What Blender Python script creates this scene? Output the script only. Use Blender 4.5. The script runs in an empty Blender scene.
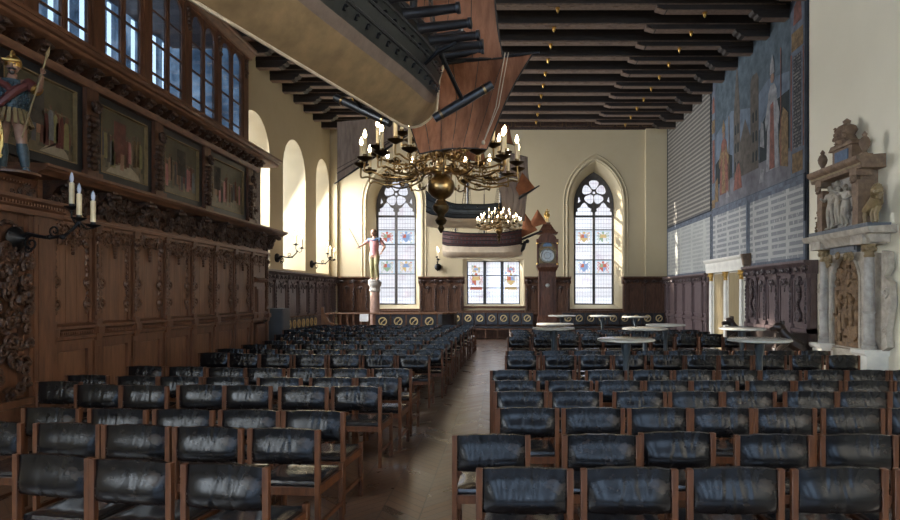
import bpy, bmesh, math, random
from mathutils import Vector, Matrix
from math import sin, cos, pi, sqrt, atan2, radians
SC = bpy.context.scene
COL = SC.collection
F, VX, VY, H = 620.0, 503.0, 295.0, 1.65      # focal length (px), vanishing point, eye height
def PX(px, Y): return (px-VX)*Y/F
def PZ(py, Y): return H+(VY-py)*Y/F
YB, XL, XR, ZC = 24.0, -6.66, 6.35, 8.5       # back wall, left wall, right wall, ceiling boards

# ------------------------------------------------------------------ mesh helper
class MB:
    def __init__(s, T=None): s.v=[]; s.f=[]; s.T=T
    def add(s, vs, fs):
        o=len(s.v)
        for p in vs:
            s.v.append(tuple(s.T(*p)) if s.T else tuple(p))
        for f in fs: s.f.append([i+o for i in f])
    def box(s, x0,x1,y0,y1,z0,z1):
        s.add([(x0,y0,z0),(x1,y0,z0),(x1,y1,z0),(x0,y1,z0),(x0,y0,z1),(x1,y0,z1),(x1,y1,z1),(x0,y1,z1)],
              [(0,3,2,1),(4,5,6,7),(0,1,5,4),(1,2,6,5),(2,3,7,6),(3,0,4,7)])
    def frustum(s, x0,x1,y0,y1,z0,z1,e):       # box whose top is grown by e on all sides in x and in y
        s.add([(x0,y0,z0),(x1,y0,z0),(x1,y1,z0),(x0,y1,z0),(x0-e,y0-e,z1),(x1+e,y0-e,z1),(x1+e,y1+e,z1),(x0-e,y1+e,z1)],
              [(0,3,2,1),(4,5,6,7),(0,1,5,4),(1,2,6,5),(2,3,7,6),(3,0,4,7)])
    def bar(s, p0, p1, w, d=None, up=(0,0,1)):
        d=d or w; p0=Vector(p0); p1=Vector(p1); a=(p1-p0).normalized(); u=Vector(up)
        if abs(a.dot(u))>.98: u=Vector((0,1,0))
        r=a.cross(u).normalized(); u=r.cross(a)
        vs=[]
        for p in (p0,p1):
            for i,j in ((-1,-1),(1,-1),(1,1),(-1,1)): vs.append(p+r*(w/2*i)+u*(d/2*j))
        s.add(vs,[(0,1,2,3),(7,6,5,4),(0,4,5,1),(1,5,6,2),(2,6,7,3),(3,7,4,0)])
    def tube(s, pts, r, n=6, caps=True):
        pts=[Vector(p) for p in pts]; m=len(pts)
        rr=r if isinstance(r,(list,tuple)) else [r]*m
        vs=[]; fs=[]; ref=None
        for i,p in enumerate(pts):
            t=(pts[min(i+1,m-1)]-pts[max(i-1,0)])
            t=t.normalized() if t.length>1e-9 else Vector((0,0,1))
            if ref is None:
                ref=Vector((0,0,1)) if abs(t.z)<.9 else Vector((1,0,0))
            b=t.cross(ref)
            if b.length<1e-6: b=t.cross(Vector((.3,.9,.1)))
            b.normalize(); ref=b.cross(t)
            for k in range(n):
                a=2*pi*k/n; vs.append(p+b*(rr[i]*cos(a))+ref*(rr[i]*sin(a)))
        for i in range(m-1):
            for k in range(n):
                k2=(k+1)%n; fs.append((i*n+k,i*n+k2,(i+1)*n+k2,(i+1)*n+k))
        if caps: fs.append(tuple(range(n))[::-1]); fs.append(tuple((m-1)*n+k for k in range(n)))
        s.add(vs,fs)
    def lathe(s, prof, c=(0,0,0), n=16, flute=0):
        vs=[]; fs=[]; m=len(prof)
        for r,z in prof:
            for k in range(n):
                a=2*pi*k/n; q=r*(1-(flute if k%2 else 0)); vs.append((c[0]+q*cos(a),c[1]+q*sin(a),c[2]+z))
        for i in range(m-1):
            for k in range(n):
                k2=(k+1)%n; fs.append((i*n+k,i*n+k2,(i+1)*n+k2,(i+1)*n+k))
        fs.append(tuple(range(n))[::-1]); fs.append(tuple((m-1)*n+k for k in range(n)))
        s.add(vs,fs)
    def ell(s, c, r, n=8, m=5):
        if not isinstance(r,(list,tuple)): r=(r,r,r)
        vs=[(c[0],c[1],c[2]-r[2])]; fs=[]
        for i in range(1,m):
            t=-pi/2+pi*i/m
            for k in range(n):
                a=2*pi*k/n; vs.append((c[0]+r[0]*cos(t)*cos(a),c[1]+r[1]*cos(t)*sin(a),c[2]+r[2]*sin(t)))
        vs.append((c[0],c[1],c[2]+r[2])); L=len(vs)-1
        for k in range(n):
            k2=(k+1)%n; fs.append((0,1+k2,1+k)); fs.append((L,1+(m-2)*n+k,1+(m-2)*n+k2))
            for i in range(m-2): fs.append((1+i*n+k,1+i*n+k2,1+(i+1)*n+k2,1+(i+1)*n+k))
        s.add(vs,fs)
    def prism(s, poly, v0, v1):                # poly of (u,z), extruded along v
        n=len(poly)
        s.add([(u,v0,z) for u,z in poly]+[(u,v1,z) for u,z in poly],
              [tuple(range(n)),tuple(range(2*n-1,n-1,-1))]+[(i,i+n,(i+1)%n+n,(i+1)%n) for i in range(n)])
    def profile(s, prof, u0, u1):              # moulding: poly of (v,z), swept along u
        n=len(prof)
        s.add([(u0,v,z) for v,z in prof]+[(u1,v,z) for v,z in prof],
              [tuple(range(n)),tuple(range(2*n-1,n-1,-1))]+[(i,i+n,(i+1)%n+n,(i+1)%n) for i in range(n)])
    def torus(s, c, R, r, n=16, m=6, ax='v'):  # ring in the (u,z) plane by default
        vs=[]; fs=[]
        for i in range(n):
            a=2*pi*i/n
            for j in range(m):
                b=2*pi*j/m; q=R+r*cos(b)
                if ax=='v': vs.append((c[0]+q*cos(a),c[1]+r*sin(b),c[2]+q*sin(a)))
                else: vs.append((c[0]+q*cos(a),c[1]+q*sin(a),c[2]+r*sin(b)))
        for i in range(n):
            for j in range(m):
                fs.append((i*m+j,((i+1)%n)*m+j,((i+1)%n)*m+(j+1)%m,i*m+(j+1)%m))
        s.add(vs,fs)
    def grid(s, fn, nu, nv):
        vs=[fn(i/nu,j/nv) for j in range(nv+1) for i in range(nu+1)]
        fs=[(j*(nu+1)+i,j*(nu+1)+i+1,(j+1)*(nu+1)+i+1,(j+1)*(nu+1)+i) for j in range(nv) for i in range(nu)]
        s.add(vs,fs)
    def sheet(s, fn, nu, nv, th=.012):         # a cloth: grid with thickness along fn's own normal
        P=[[Vector(fn(i/nu,j/nv)) for i in range(nu+1)] for j in range(nv+1)]
        A=[];B=[]
        for j in range(nv+1):
            for i in range(nu+1):
                a=P[j][min(i+1,nu)]-P[j][max(i-1,0)]; b=P[min(j+1,nv)][i]-P[max(j-1,0)][i]
                n=a.cross(b); n=n.normalized() if n.length>1e-9 else Vector((0,0,0))
                A.append(P[j][i]+n*th/2); B.append(P[j][i]-n*th/2)
        w=nu+1; N=w*(nv+1); fs=[]
        for j in range(nv):
            for i in range(nu):
                q=(j*w+i,j*w+i+1,(j+1)*w+i+1,(j+1)*w+i); fs.append(q); fs.append(tuple(N+k for k in q[::-1]))
        bd=[i for i in range(w)]+[j*w+nu for j in range(1,nv+1)]+[nv*w+i for i in range(nu-1,-1,-1)]+[j*w for j in range(nv-1,0,-1)]
        for k in range(len(bd)):
            a,b=bd[k],bd[(k+1)%len(bd)]; fs.append((a,a+N,b+N,b))
        s.add(A+B,fs)
    def merge(s, o, T=None):
        s.add([T(*p) for p in o.v] if T else o.v, o.f)
    def build(s, name, mat, parent=None, world=False, bevel=0, sharp=40):
        off=Vector((0,0,0))
        if parent and world:
            q=parent
            while q: off+=Vector(q.location); q=q.parent
        me=bpy.data.meshes.new(name)
        me.from_pydata([(x-off.x,y-off.y,z-off.z) for x,y,z in s.v],[],s.f)
        bm=bmesh.new(); bm.from_mesh(me)
        bmesh.ops.recalc_face_normals(bm,faces=bm.faces)
        if bevel:
            bmesh.ops.bevel(bm,geom=[e for e in bm.edges],offset=bevel,segments=1,affect='EDGES',profile=.5)
        for f in bm.faces: f.smooth=True
        bm.to_mesh(me); bm.free()
        me.set_sharp_from_angle(angle=radians(sharp))
        me.materials.append(mat)
        o=bpy.data.objects.new(name,me); COL.objects.link(o)
        if parent: o.parent=parent
        return o
def plate(outer, holes, v0, v1, T=None):       # flat plate in (u,z) with holes cut right through
    bm=bmesh.new(); es=[]
    for loop in [outer]+holes:
        vs=[bm.verts.new((u,v0,z)) for u,z in loop]
        for i in range(len(vs)): es.append(bm.edges.new((vs[i],vs[(i+1)%len(vs)])))
    bmesh.ops.triangle_fill(bm,use_beauty=True,edges=es)
    bm.verts.index_update()
    r=bmesh.ops.extrude_face_region(bm,geom=bm.faces[:]+bm.edges[:]+bm.verts[:])
    for g in r['geom']:
        if isinstance(g,bmesh.types.BMVert): g.co.y=v1
    bm.verts.index_update(); bm.verts.ensure_lookup_table()
    mb=MB(T); mb.add([tuple(v.co) for v in bm.verts],[tuple(v.index for v in f.verts) for f in bm.faces]); bm.free()
    return mb

# ------------------------------------------------------------------ naming helpers
def tag(o, label, cat, group=None):
    o['label']=label; o['category']=cat
    if group: o['group']=group
    return o
def thing(name, label, cat, loc=(0,0,0), rz=0, group=None):
    o=bpy.data.objects.new(name,None); COL.objects.link(o); o.empty_display_size=.1
    o.location=loc; o.rotation_euler=(0,0,rz); return tag(o,label,cat,group)
def struct(o, label=None):
    o['kind']='structure'
    if label: o['label']=label
    return o
def copy_tree(o, parent=None):
    c=o.copy(); COL.objects.link(c)
    if parent: c.parent=parent
    for ch in o.children: copy_tree(ch,c)
    return c
ORD=['','first','second','third','fourth','fifth','sixth','seventh','eighth','ninth','tenth','eleventh','twelfth','thirteenth','fourteenth','fifteenth','sixteenth','seventeenth','eighteenth','nineteenth','twentieth']

# ------------------------------------------------------------------ materials
def newmat(name):
    m=bpy.data.materials.new(name); m.use_nodes=True; nt=m.node_tree; nt.nodes.clear()
    out=nt.nodes.new('ShaderNodeOutputMaterial'); return m,nt,out
def nd(nt, t, **k):
    n=nt.nodes.new(t)
    for a,b in k.items(): setattr(n,a,b)
    return n
def mth(nt, op, a, b=None, c=None):
    n=nd(nt,'ShaderNodeMath',operation=op)
    for i,x in enumerate((a,b,c)):
        if x is None: continue
        if isinstance(x,(int,float)): n.inputs[i].default_value=x
        else: nt.links.new(x,n.inputs[i])
    return n.outputs[0]
def ramp(nt, fac, stops, interp='LINEAR'):
    r=nd(nt,'ShaderNodeValToRGB'); r.color_ramp.interpolation=interp
    el=r.color_ramp.elements
    while len(el)<len(stops): el.new(.5)
    for e,(p,c) in zip(el,stops): e.position=p; e.color=(c[0],c[1],c[2],1)
    nt.links.new(fac,r.inputs[0]); return r.outputs[0]
def mix(nt, fac, a, b, mode='MIX'):
    n=nd(nt,'ShaderNodeMix',data_type='RGBA',blend_type=mode)
    for i,x in ((0,fac),(6,a),(7,b)):
        if isinstance(x,(int,float)): n.inputs[i].default_value=x
        elif isinstance(x,(tuple,list)): n.inputs[i].default_value=(x[0],x[1],x[2],1)
        else: nt.links.new(x,n.inputs[i])
    return n.outputs[2]
def noise(nt, scale, detail=3, rough=.55, sc=(1,1,1), coord='Object', dist=0):
    tc=nd(nt,'ShaderNodeTexCoord'); mp=nd(nt,'ShaderNodeMapping'); mp.inputs['Scale'].default_value=sc
    nt.links.new(tc.outputs[coord],mp.inputs[0])
    n=nd(nt,'ShaderNodeTexNoise'); n.inputs['Scale'].default_value=scale; n.inputs['Detail'].default_value=detail
    n.inputs['Roughness'].default_value=rough; n.inputs['Distortion'].default_value=dist
    nt.links.new(mp.outputs[0],n.inputs['Vector']); return n.outputs['Fac']
def bsdf(nt, out, col, rough=.5, metal=0, spec=.5, bump=None, bstr=.3, bdist=.01):
    b=nd(nt,'ShaderNodeBsdfPrincipled')
    for key,x in (('Base Color',col),('Roughness',rough),('Metallic',metal)):
        if isinstance(x,(int,float)): b.inputs[key].default_value=x
        elif isinstance(x,(tuple,list)): b.inputs[key].default_value=(x[0],x[1],x[2],1)
        else: nt.links.new(x,b.inputs[key])
    b.inputs['Specular IOR Level'].default_value=spec
    if bump is not None:
        bp=nd(nt,'ShaderNodeBump'); bp.inputs['Strength'].default_value=bstr; bp.inputs['Distance'].default_value=bdist
        nt.links.new(bump,bp.inputs['Height']); nt.links.new(bp.outputs[0],b.inputs['Normal'])
    nt.links.new(b.outputs[0],out.inputs[0]); return b
def M(name, c1, c2=None, scale=6, rough=.5, metal=0, spec=.5, bump=.15, bscale=None, sc=(1,1,1), detail=4, bdist=.01):
    m,nt,out=newmat(name); c2=c2 or tuple(x*.75 for x in c1)
    f=noise(nt,scale,detail,.6,sc); col=ramp(nt,f,[(.32,c2),(.68,c1)])
    h=noise(nt,bscale or scale*4,4,.6,sc) if bump else None
    bsdf(nt,out,col,rough,metal,spec,h,bump,bdist); return m
def emit(name, c, s):
    m,nt,out=newmat(name); e=nd(nt,'ShaderNodeEmission'); e.inputs[0].default_value=(*c,1); e.inputs[1].default_value=s
    nt.links.new(e.outputs[0],out.inputs[0]); return m

mats={}
mats['blackoak']=M('blackened_oak',(.040,.024,.017),(.016,.010,.007),7,.35,bump=.4)
mats['oak']=M('carved_oak',(.165,.070,.034),(.075,.030,.014),5,.42,bump=.25,bscale=30,sc=(3,3,.5))
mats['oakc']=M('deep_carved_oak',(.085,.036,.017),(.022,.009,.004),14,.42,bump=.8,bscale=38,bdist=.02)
mats['oakp']=M('oak_panel_boards',(.215,.098,.050),(.118,.052,.026),5,.40,bump=.15,bscale=30,sc=(4,4,.4))
mats['oakm']=M('carved_oak_relief',(.150,.066,.032),(.050,.020,.009),16,.42,bump=.5,bscale=38)
mats['oakl']=M('oak_moulding',(.215,.098,.050),(.110,.048,.024),8,.38,bump=.15,bscale=40,sc=(.6,.6,3))
mats['dwood']=M('dark_walnut_panelling',(.150,.078,.048),(.070,.036,.022),6,.45,spec=.15,bump=.25,bscale=30,sc=(3,3,.6))
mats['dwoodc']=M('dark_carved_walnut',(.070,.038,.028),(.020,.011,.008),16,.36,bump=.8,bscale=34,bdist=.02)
mats['vwood']=M('violet_brown_panelling',(.150,.108,.104),(.085,.058,.056),6,.40,spec=.3,bump=.25,bscale=30,sc=(3,3,.6))
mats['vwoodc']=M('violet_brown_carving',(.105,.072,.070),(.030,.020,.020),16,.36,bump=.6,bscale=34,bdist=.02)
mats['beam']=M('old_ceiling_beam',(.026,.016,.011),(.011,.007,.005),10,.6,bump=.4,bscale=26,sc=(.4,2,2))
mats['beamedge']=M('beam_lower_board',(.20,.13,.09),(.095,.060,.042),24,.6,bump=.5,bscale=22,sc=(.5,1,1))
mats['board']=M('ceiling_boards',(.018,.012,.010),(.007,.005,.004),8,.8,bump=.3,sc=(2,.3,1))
mats['cream']=M('cream_plaster',(.525,.44,.285),(.50,.415,.265),1.5,.85,spec=.2,bump=.06,bscale=30)
mats['white']=M('grey_white_plaster',(.80,.735,.57),(.775,.71,.545),1.2,.5,spec=.4,bump=.04,bscale=10)
mats['leather']=None
mats['chairwood']=M('reddish_teak',(.088,.032,.012),(.040,.014,.006),12,.45,spec=.25,bump=.1,bscale=50,sc=(3,3,.4))
mats['seat']=M('worn_black_seat_leather',(.016,.015,.015),(.007,.007,.008),7,.17,bump=.15,bscale=16,bdist=.02)
mats['brass']=M('aged_brass',(.40,.265,.115),(.20,.125,.056),8,.28,metal=1,bump=.1)
mats['brassd']=M('dark_brass',(.20,.135,.065),(.08,.055,.03),10,.35,metal=1,bump=.15)
mats['gold']=M('gilding',(.72,.47,.15),(.42,.24,.06),14,.35,metal=1,bump=.3)
mats['iron']=M('black_iron',(.018,.018,.019),(.008,.008,.009),12,.42,metal=.6,bump=.3)
mats['candle']=M('ivory_candle_sleeve',(.74,.62,.40),(.64,.52,.32),9,.5,bump=.05)
mats['bulb']=emit('lit_bulb',(1,.80,.50),14)
mats['bulboff']=M('unlit_frosted_bulb',(.55,.60,.72),(.45,.50,.62),5,.25,bump=0)
mats['blackframe']=M('black_frame_moulding',(.016,.016,.018),(.008,.008,.009),9,.35,bump=.1)
mats['stone']=M('pale_carved_stone',(.50,.44,.35),(.32,.275,.215),7,.7,bump=.4,bscale=22,bdist=.02)
mats['stoneg']=M('grey_stone',(.46,.42,.36),(.30,.27,.235),7,.7,bump=.3,bscale=22)
mats['stoneb']=M('brown_sandstone',(.27,.175,.105),(.14,.085,.052),9,.65,bump=.5,bscale=22,bdist=.02)
mats['alab']=M('ochre_relief_stone',(.27,.16,.075),(.11,.062,.028),9,.6,bump=.9,bscale=14,bdist=.05)
mats['whitestone']=M('painted_white_stone',(.72,.69,.60),(.60,.57,.50),5,.6,bump=.1)
mats['doorpanel']=M('ochre_door_leaf',(.25,.19,.095),(.20,.15,.07),5,.55,bump=.15,sc=(2,2,.3))
mats['slate']=M('slate_tablet',(.15,.165,.18),(.10,.11,.125),12,.5,bump=.3)
mats['marble']=M('pink_marble_column',(.46,.30,.23),(.33,.20,.15),7,.4,bump=.1)
mats['skin']=M('painted_flesh',(.38,.22,.145),(.27,.14,.09),10,.5,bump=.1)
mats['armour']=M('painted_blue_armour',(.045,.085,.105),(.02,.035,.045),18,.35,bump=.8,bscale=26)
mats['redcloth']=M('painted_red_cloth',(.15,.038,.032),(.085,.02,.017),9,.5,bump=.3)
mats['pinkcloth']=M('painted_pink_cloth',(.55,.25,.24),(.40,.16,.16),9,.5,bump=.3)
mats['olive']=M('painted_olive_hose',(.30,.27,.12),(.19,.16,.07),9,.5,bump=.2)
mats['sail']=M('copper_brown_sail',(.30,.135,.075),(.185,.078,.042),5,.85,spec=.15,bump=.3,bscale=20,sc=(3,3,.5))
mats['sailg']=M('grey_brown_sail',(.40,.31,.26),(.27,.205,.17),5,.85,spec=.15,bump=.3,bscale=14,sc=(3,3,.5))
mats['sailr']=M('rust_red_sail',(.34,.13,.06),(.23,.085,.04),6,.85,spec=.15,bump=.2)
mats['hullb']=M('ochre_ship_bottom',(.235,.160,.082),(.135,.090,.046),5,.5,bump=.15,bscale=18)
mats['hullp']=M('pale_ship_bottom',(.74,.60,.43),(.60,.47,.33),6,.5,bump=.1)
mats['hulld']=M('black_green_strakes',(.011,.013,.012),(.005,.006,.006),8,.42,bump=.2)
mats['hullg']=M('grey_brown_strake',(.135,.10,.08),(.09,.065,.052),8,.5,bump=.2)
mats['hullblue']=M('slate_blue_strake',(.06,.072,.085),(.035,.042,.05),8,.5,bump=.15)
mats['hullr']=M('dark_red_strake',(.105,.035,.03),(.05,.02,.018),8,.5,bump=.2)
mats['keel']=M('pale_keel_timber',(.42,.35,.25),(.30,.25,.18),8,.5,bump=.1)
mats['spar']=M('black_spar',(.020,.021,.024),(.010,.010,.012),10,.35,bump=.1)
mats['rope']=M('dark_rope',(.035,.028,.022),(.018,.014,.011),20,.8,bump=.3)
mats['deck']=M('ship_deck_planks',(.22,.13,.06),(.13,.07,.03),8,.5,bump=.2,sc=(.4,4,1))
mats['clockwood']=M('polished_mahogany',(.135,.062,.038),(.062,.027,.016),7,.35,spec=.18,bump=.1,sc=(3,3,.5))
mats['silver']=M('silvered_dial',(.40,.40,.37),(.30,.30,.28),10,.35,metal=.6,bump=.1)
mats['dialblue']=M('painted_moon_dial',(.10,.17,.27),(.05,.09,.16),9,.4,bump=0)
mats['inkdark']=M('dark_paint',(.03,.028,.028),(.02,.018,.018),9,.5,bump=0)
mats['tabletop']=M('pale_grey_table_top',(.40,.39,.35),(.30,.285,.25),9,.2,bump=.05)
mats['tabletopw']=M('whitish_table_top',(.62,.59,.53),(.52,.49,.44),9,.25,bump=.05)
mats['tableleg']=M('dark_blue_green_cast_iron',(.030,.042,.050),(.016,.022,.028),9,.4,bump=.15)
mats['greycab']=M('grey_painted_metal',(.070,.080,.092),(.055,.062,.072),4,.5,bump=.05)
mats['leadstone']=M('grey_brown_tracery',(.10,.092,.085),(.06,.056,.052),9,.7,bump=.3)
mats['lead']=M('window_bar',(.075,.083,.095),(.045,.05,.058),9,.6,bump=.1)
mats['benchleather']=M('dark_bench_leather',(.026,.022,.024),(.013,.012,.014),8,.32,bump=.25)
mats['railwood']=M('brown_rail_wood',(.22,.105,.05),(.12,.055,.026),8,.4,bump=.15,sc=(1,1,3))
mats['paper']=M('white_paper',(.78,.78,.76),(.70,.70,.70),8,.7,bump=0)
mats['muralblue']=M('mural_sky_blue',(0.092, 0.118, 0.138),(0.047, 0.061, 0.069),3.5200000000000005,.8,spec=.2,bump=.15,bscale=9)
mats['muralsky']=M('mural_pale_sky',(0.138, 0.167, 0.206),(0.076, 0.096, 0.12),2.8600000000000003,.8,spec=.2,bump=.15,bscale=9)
mats['muralbrown']=M('mural_tower_brown',(0.112, 0.097, 0.081),(0.061, 0.054, 0.047),5.0,.8,spec=.2,bump=.3,bscale=14)
mats['muralgrey']=M('mural_grey',(.16,.155,.165),(.095,.09,.10),3,.8,spec=.2,bump=.2)
mats['muralred']=M('mural_red',(0.212, 0.092, 0.069),(0.096, 0.05, 0.042),7.0,.8,spec=.2,bump=.2)
mats['muralgold']=M('mural_ochre',(0.212, 0.144, 0.076),(0.096, 0.067, 0.042),9.0,.8,spec=.2,bump=.3)
mats['muraldark']=M('mural_dark_green',(.035,.042,.042),(.018,.022,.024),6,.8,spec=.2,bump=.2)
mats['muralwhite']=M('mural_dull_white',(0.251, 0.251, 0.251),(0.13, 0.13, 0.135),6.0,.8,spec=.2,bump=.2)
mats['muralface']=M('mural_flesh',(0.232, 0.147, 0.108),(0.125, 0.081, 0.061),9.0,.8,spec=.2,bump=.1)
mats['border']=M('blue_grey_painted_border',(0.138, 0.157, 0.186),(0.079, 0.088, 0.108),5.0,.8,spec=.2,bump=.15)
mats['borderd']=M('dark_painted_border',(.040,.045,.055),(.022,.026,.032),6,.8,spec=.2,bump=.15)

mats['stonegold']=M('worn_gilded_stone',(.29,.205,.095),(.19,.13,.06),9,.5,spec=.5,bump=.4)
mats['olive2']=M('painted_olive_brown',(.115,.095,.055),(.062,.052,.030),5,.4,bump=.1)
mats['skin2']=M('painted_buff',(.24,.17,.10),(.15,.10,.06),8,.4,bump=.1)
def leather_mat():
    m,nt,out=newmat('black_chair_leather')
    f=noise(nt,9,4,.6); oi=nd(nt,'ShaderNodeObjectInfo')
    base=ramp(nt,f,[(.35,(.0025,.0025,.003)),(.70,(.007,.0065,.007))])
    w=noise(nt,5,6,.7,(1,1,1.6)); 
    wn=mth(nt,'ADD',w,mth(nt,'MULTIPLY',oi.outputs['Random'],.10))
    wear=ramp(nt,wn,[(.62,(0,0,0)),(.80,(1,1,1))])
    col=mix(nt,mth(nt,'MULTIPLY',wear,.45),base,(.070,.046,.032))
    r=ramp(nt,noise(nt,6,4,.6),[(.3,(.21,)*3),(.75,(.32,)*3)])
    wr=noise(nt,7,2,.5,(2.4,1,.5))
    bsdf(nt,out,col,r,0,.22,wr,.05,.02); return m
mats['leather']=leather_mat()

for n_ in mats['seat'].node_tree.nodes:
    if n_.type=='BSDF_PRINCIPLED': n_.inputs['Coat Weight'].default_value=.8; n_.inputs['Coat IOR'].default_value=1.7; n_.inputs['Coat Roughness'].default_value=.16
def floor_mat():
    m,nt,out=newmat('chevron_parquet')
    tc=nd(nt,'ShaderNodeNewGeometry'); sp=nd(nt,'ShaderNodeSeparateXYZ'); nt.links.new(tc.outputs['Position'],sp.inputs[0])
    x,y=sp.outputs[0],sp.outputs[1]
    w=.62; u=mth(nt,'DIVIDE',x,w); fr=mth(nt,'FRACT',u); tri=mth(nt,'ABSOLUTE',mth(nt,'SUBTRACT',fr,.5))
    d=mth(nt,'DIVIDE',mth(nt,'ADD',y,mth(nt,'MULTIPLY',tri,w*1.05)),.125)
    idn=mth(nt,'FLOOR',d); half=mth(nt,'FLOOR',mth(nt,'MULTIPLY',u,2))
    cb=nd(nt,'ShaderNodeCombineXYZ'); nt.links.new(idn,cb.inputs[0]); nt.links.new(half,cb.inputs[1])
    wn=nd(nt,'ShaderNodeTexWhiteNoise'); nt.links.new(cb.outputs[0],wn.inputs[0])
    base=ramp(nt,wn.outputs[0],[(0,(.050,.021,.011)),(.5,(.100,.046,.023)),(1,(.165,.086,.047))])
    gr=noise(nt,30,4,.6,(1,1,1)); base=mix(nt,.35,base,ramp(nt,gr,[(.3,(.05,.026,.014)),(.7,(.17,.095,.052))]))
    g1=mth(nt,'FRACT',d); e1=mth(nt,'MINIMUM',g1,mth(nt,'SUBTRACT',1,g1))
    g2=mth(nt,'FRACT',mth(nt,'MULTIPLY',u,2)); e2=mth(nt,'MINIMUM',g2,mth(nt,'SUBTRACT',1,g2))
    e=mth(nt,'MINIMUM',mth(nt,'DIVIDE',e1,.09),mth(nt,'DIVIDE',e2,.03)); e=mth(nt,'MINIMUM',e,1)
    col=mix(nt,e,(.022,.011,.006),base)
    r=ramp(nt,noise(nt,2.2,4,.6),[(.3,(.23,)*3),(.7,(.29,)*3)])
    rr=mth(nt,'ADD',r,mth(nt,'MULTIPLY',wn.outputs[0],.16))
    b=bsdf(nt,out,col,rr,0,.8,e,.10,.003); b.inputs['Coat Weight'].default_value=1.0; b.inputs['Coat Roughness'].default_value=.24; b.inputs['Coat IOR'].default_value=1.6; return m
mats['floor']=floor_mat()

def text_mat(name, paper, ink, row, letter, dens, strength, axis=1, colw=1.0):
    """rows of small dark blackletter-like strokes on a painted ground; unreadable as in the photo"""
    m,nt,out=newmat(name)
    tc=nd(nt,'ShaderNodeNewGeometry'); sp=nd(nt,'ShaderNodeSeparateXYZ'); nt.links.new(tc.outputs['Position'],sp.inputs[0])
    u,z=sp.outputs[axis],sp.outputs[2]
    rz=mth(nt,'DIVIDE',z,row); k=mth(nt,'FLOOR',rz); fr=mth(nt,'FRACT',rz)
    band=mth(nt,'MULTIPLY',mth(nt,'GREATER_THAN',fr,.22),mth(nt,'LESS_THAN',fr,.80))
    cb=nd(nt,'ShaderNodeCombineXYZ'); nt.links.new(mth(nt,'DIVIDE',u,letter),cb.inputs[0]); nt.links.new(mth(nt,'MULTIPLY',k,17.3),cb.inputs[1]); nt.links.new(mth(nt,'MULTIPLY',fr,.9),cb.inputs[2])
    n=nd(nt,'ShaderNodeTexNoise'); n.inputs['Scale'].default_value=1; n.inputs['Detail'].default_value=2; nt.links.new(cb.outputs[0],n.inputs['Vector'])
    st=mth(nt,'GREATER_THAN',n.outputs['Fac'],1-dens)
    cu=mth(nt,'FRACT',mth(nt,'DIVIDE',u,colw)); colm=mth(nt,'GREATER_THAN',cu,.07)
    cb2=nd(nt,'ShaderNodeCombineXYZ'); nt.links.new(mth(nt,'FLOOR',mth(nt,'DIVIDE',u,colw)),cb2.inputs[0]); nt.links.new(k,cb2.inputs[1])
    wn=nd(nt,'ShaderNodeTexWhiteNoise'); nt.links.new(cb2.outputs[0],wn.inputs[0])
    endm=mth(nt,'LESS_THAN',cu,mth(nt,'ADD',.82,mth(nt,'MULTIPLY',wn.outputs[0],.2)))
    fac=mth(nt,'MULTIPLY',mth(nt,'MULTIPLY',band,st),mth(nt,'MULTIPLY',colm,endm))
    fac=mth(nt,'MULTIPLY',fac,strength)
    pg=ramp(nt,noise(nt,1.1,4,.6),[(.3,tuple(c*.82 for c in paper)),(.7,paper)])
    bsdf(nt,out,mix(nt,fac,pg,ink),.6,0,.3); return m
mats['text_dense']=text_mat('dense_inscription',(.27,.25,.21),(.055,.050,.047),.14,.06,.70,.85,colw=9)
mats['text_faint']=text_mat('faded_inscription',(.385,.385,.35),(.21,.22,.22),.13,.05,.62,.6,colw=1.3)
mats['text_mid']=text_mat('grey_inscription',(.385,.38,.355),(.135,.145,.16),.15,.05,.64,.8,colw=.92)
mats['text_dark']=text_mat('dark_strip_inscription',(.028,.028,.032),(.20,.19,.17),.075,.03,.5,.7,colw=9)

def canvas_mat(seed):
    m,nt,out=newmat('old_painted_canvas')
    tc=nd(nt,'ShaderNodeTexCoord'); mp=nd(nt,'ShaderNodeMapping'); mp.inputs['Location'].default_value=(seed*3.7,seed*1.3,seed*2.1); mp.inputs['Scale'].default_value=(1,1.9,.75)
    nt.links.new(tc.outputs['Object'],mp.inputs[0])
    v=nd(nt,'ShaderNodeTexVoronoi'); v.inputs['Scale'].default_value=6.5; nt.links.new(mp.outputs[0],v.inputs['Vector'])
    sp=nd(nt,'ShaderNodeSeparateXYZ'); nt.links.new(v.outputs['Color'],sp.inputs[0])
    fig=ramp(nt,sp.outputs[0],[(0,(.035,.030,.020)),(.25,(.075,.062,.035)),(.45,(.14,.032,.022)),(.6,(.05,.055,.03)),(.75,(.17,.115,.055)),(1,(.045,.055,.065))],'CONSTANT')
    s2=nd(nt,'ShaderNodeSeparateXYZ'); nt.links.new(tc.outputs['Object'],s2.inputs[0])
    n=noise(nt,4,5,.65); bg=ramp(nt,n,[(.3,(.07,.052,.030)),(.5,(.15,.115,.068)),(.72,(.26,.20,.125))])
    lo=mth(nt,'MULTIPLY',mth(nt,'LESS_THAN',s2.outputs[2],.72),mth(nt,'GREATER_THAN',s2.outputs[2],.22))
    lo=mth(nt,'MULTIPLY',lo,mth(nt,'LESS_THAN',v.outputs['Distance'],.55))
    col=mix(nt,mth(nt,'MULTIPLY',lo,.8),bg,fig)
    fl=mth(nt,'LESS_THAN',s2.outputs[2],.22); col=mix(nt,mth(nt,'MULTIPLY',fl,.5),col,(.15,.12,.075))
    bsdf(nt,out,col,.28,0,.5,noise(nt,18,3,.6),.12,.01); return m

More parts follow.
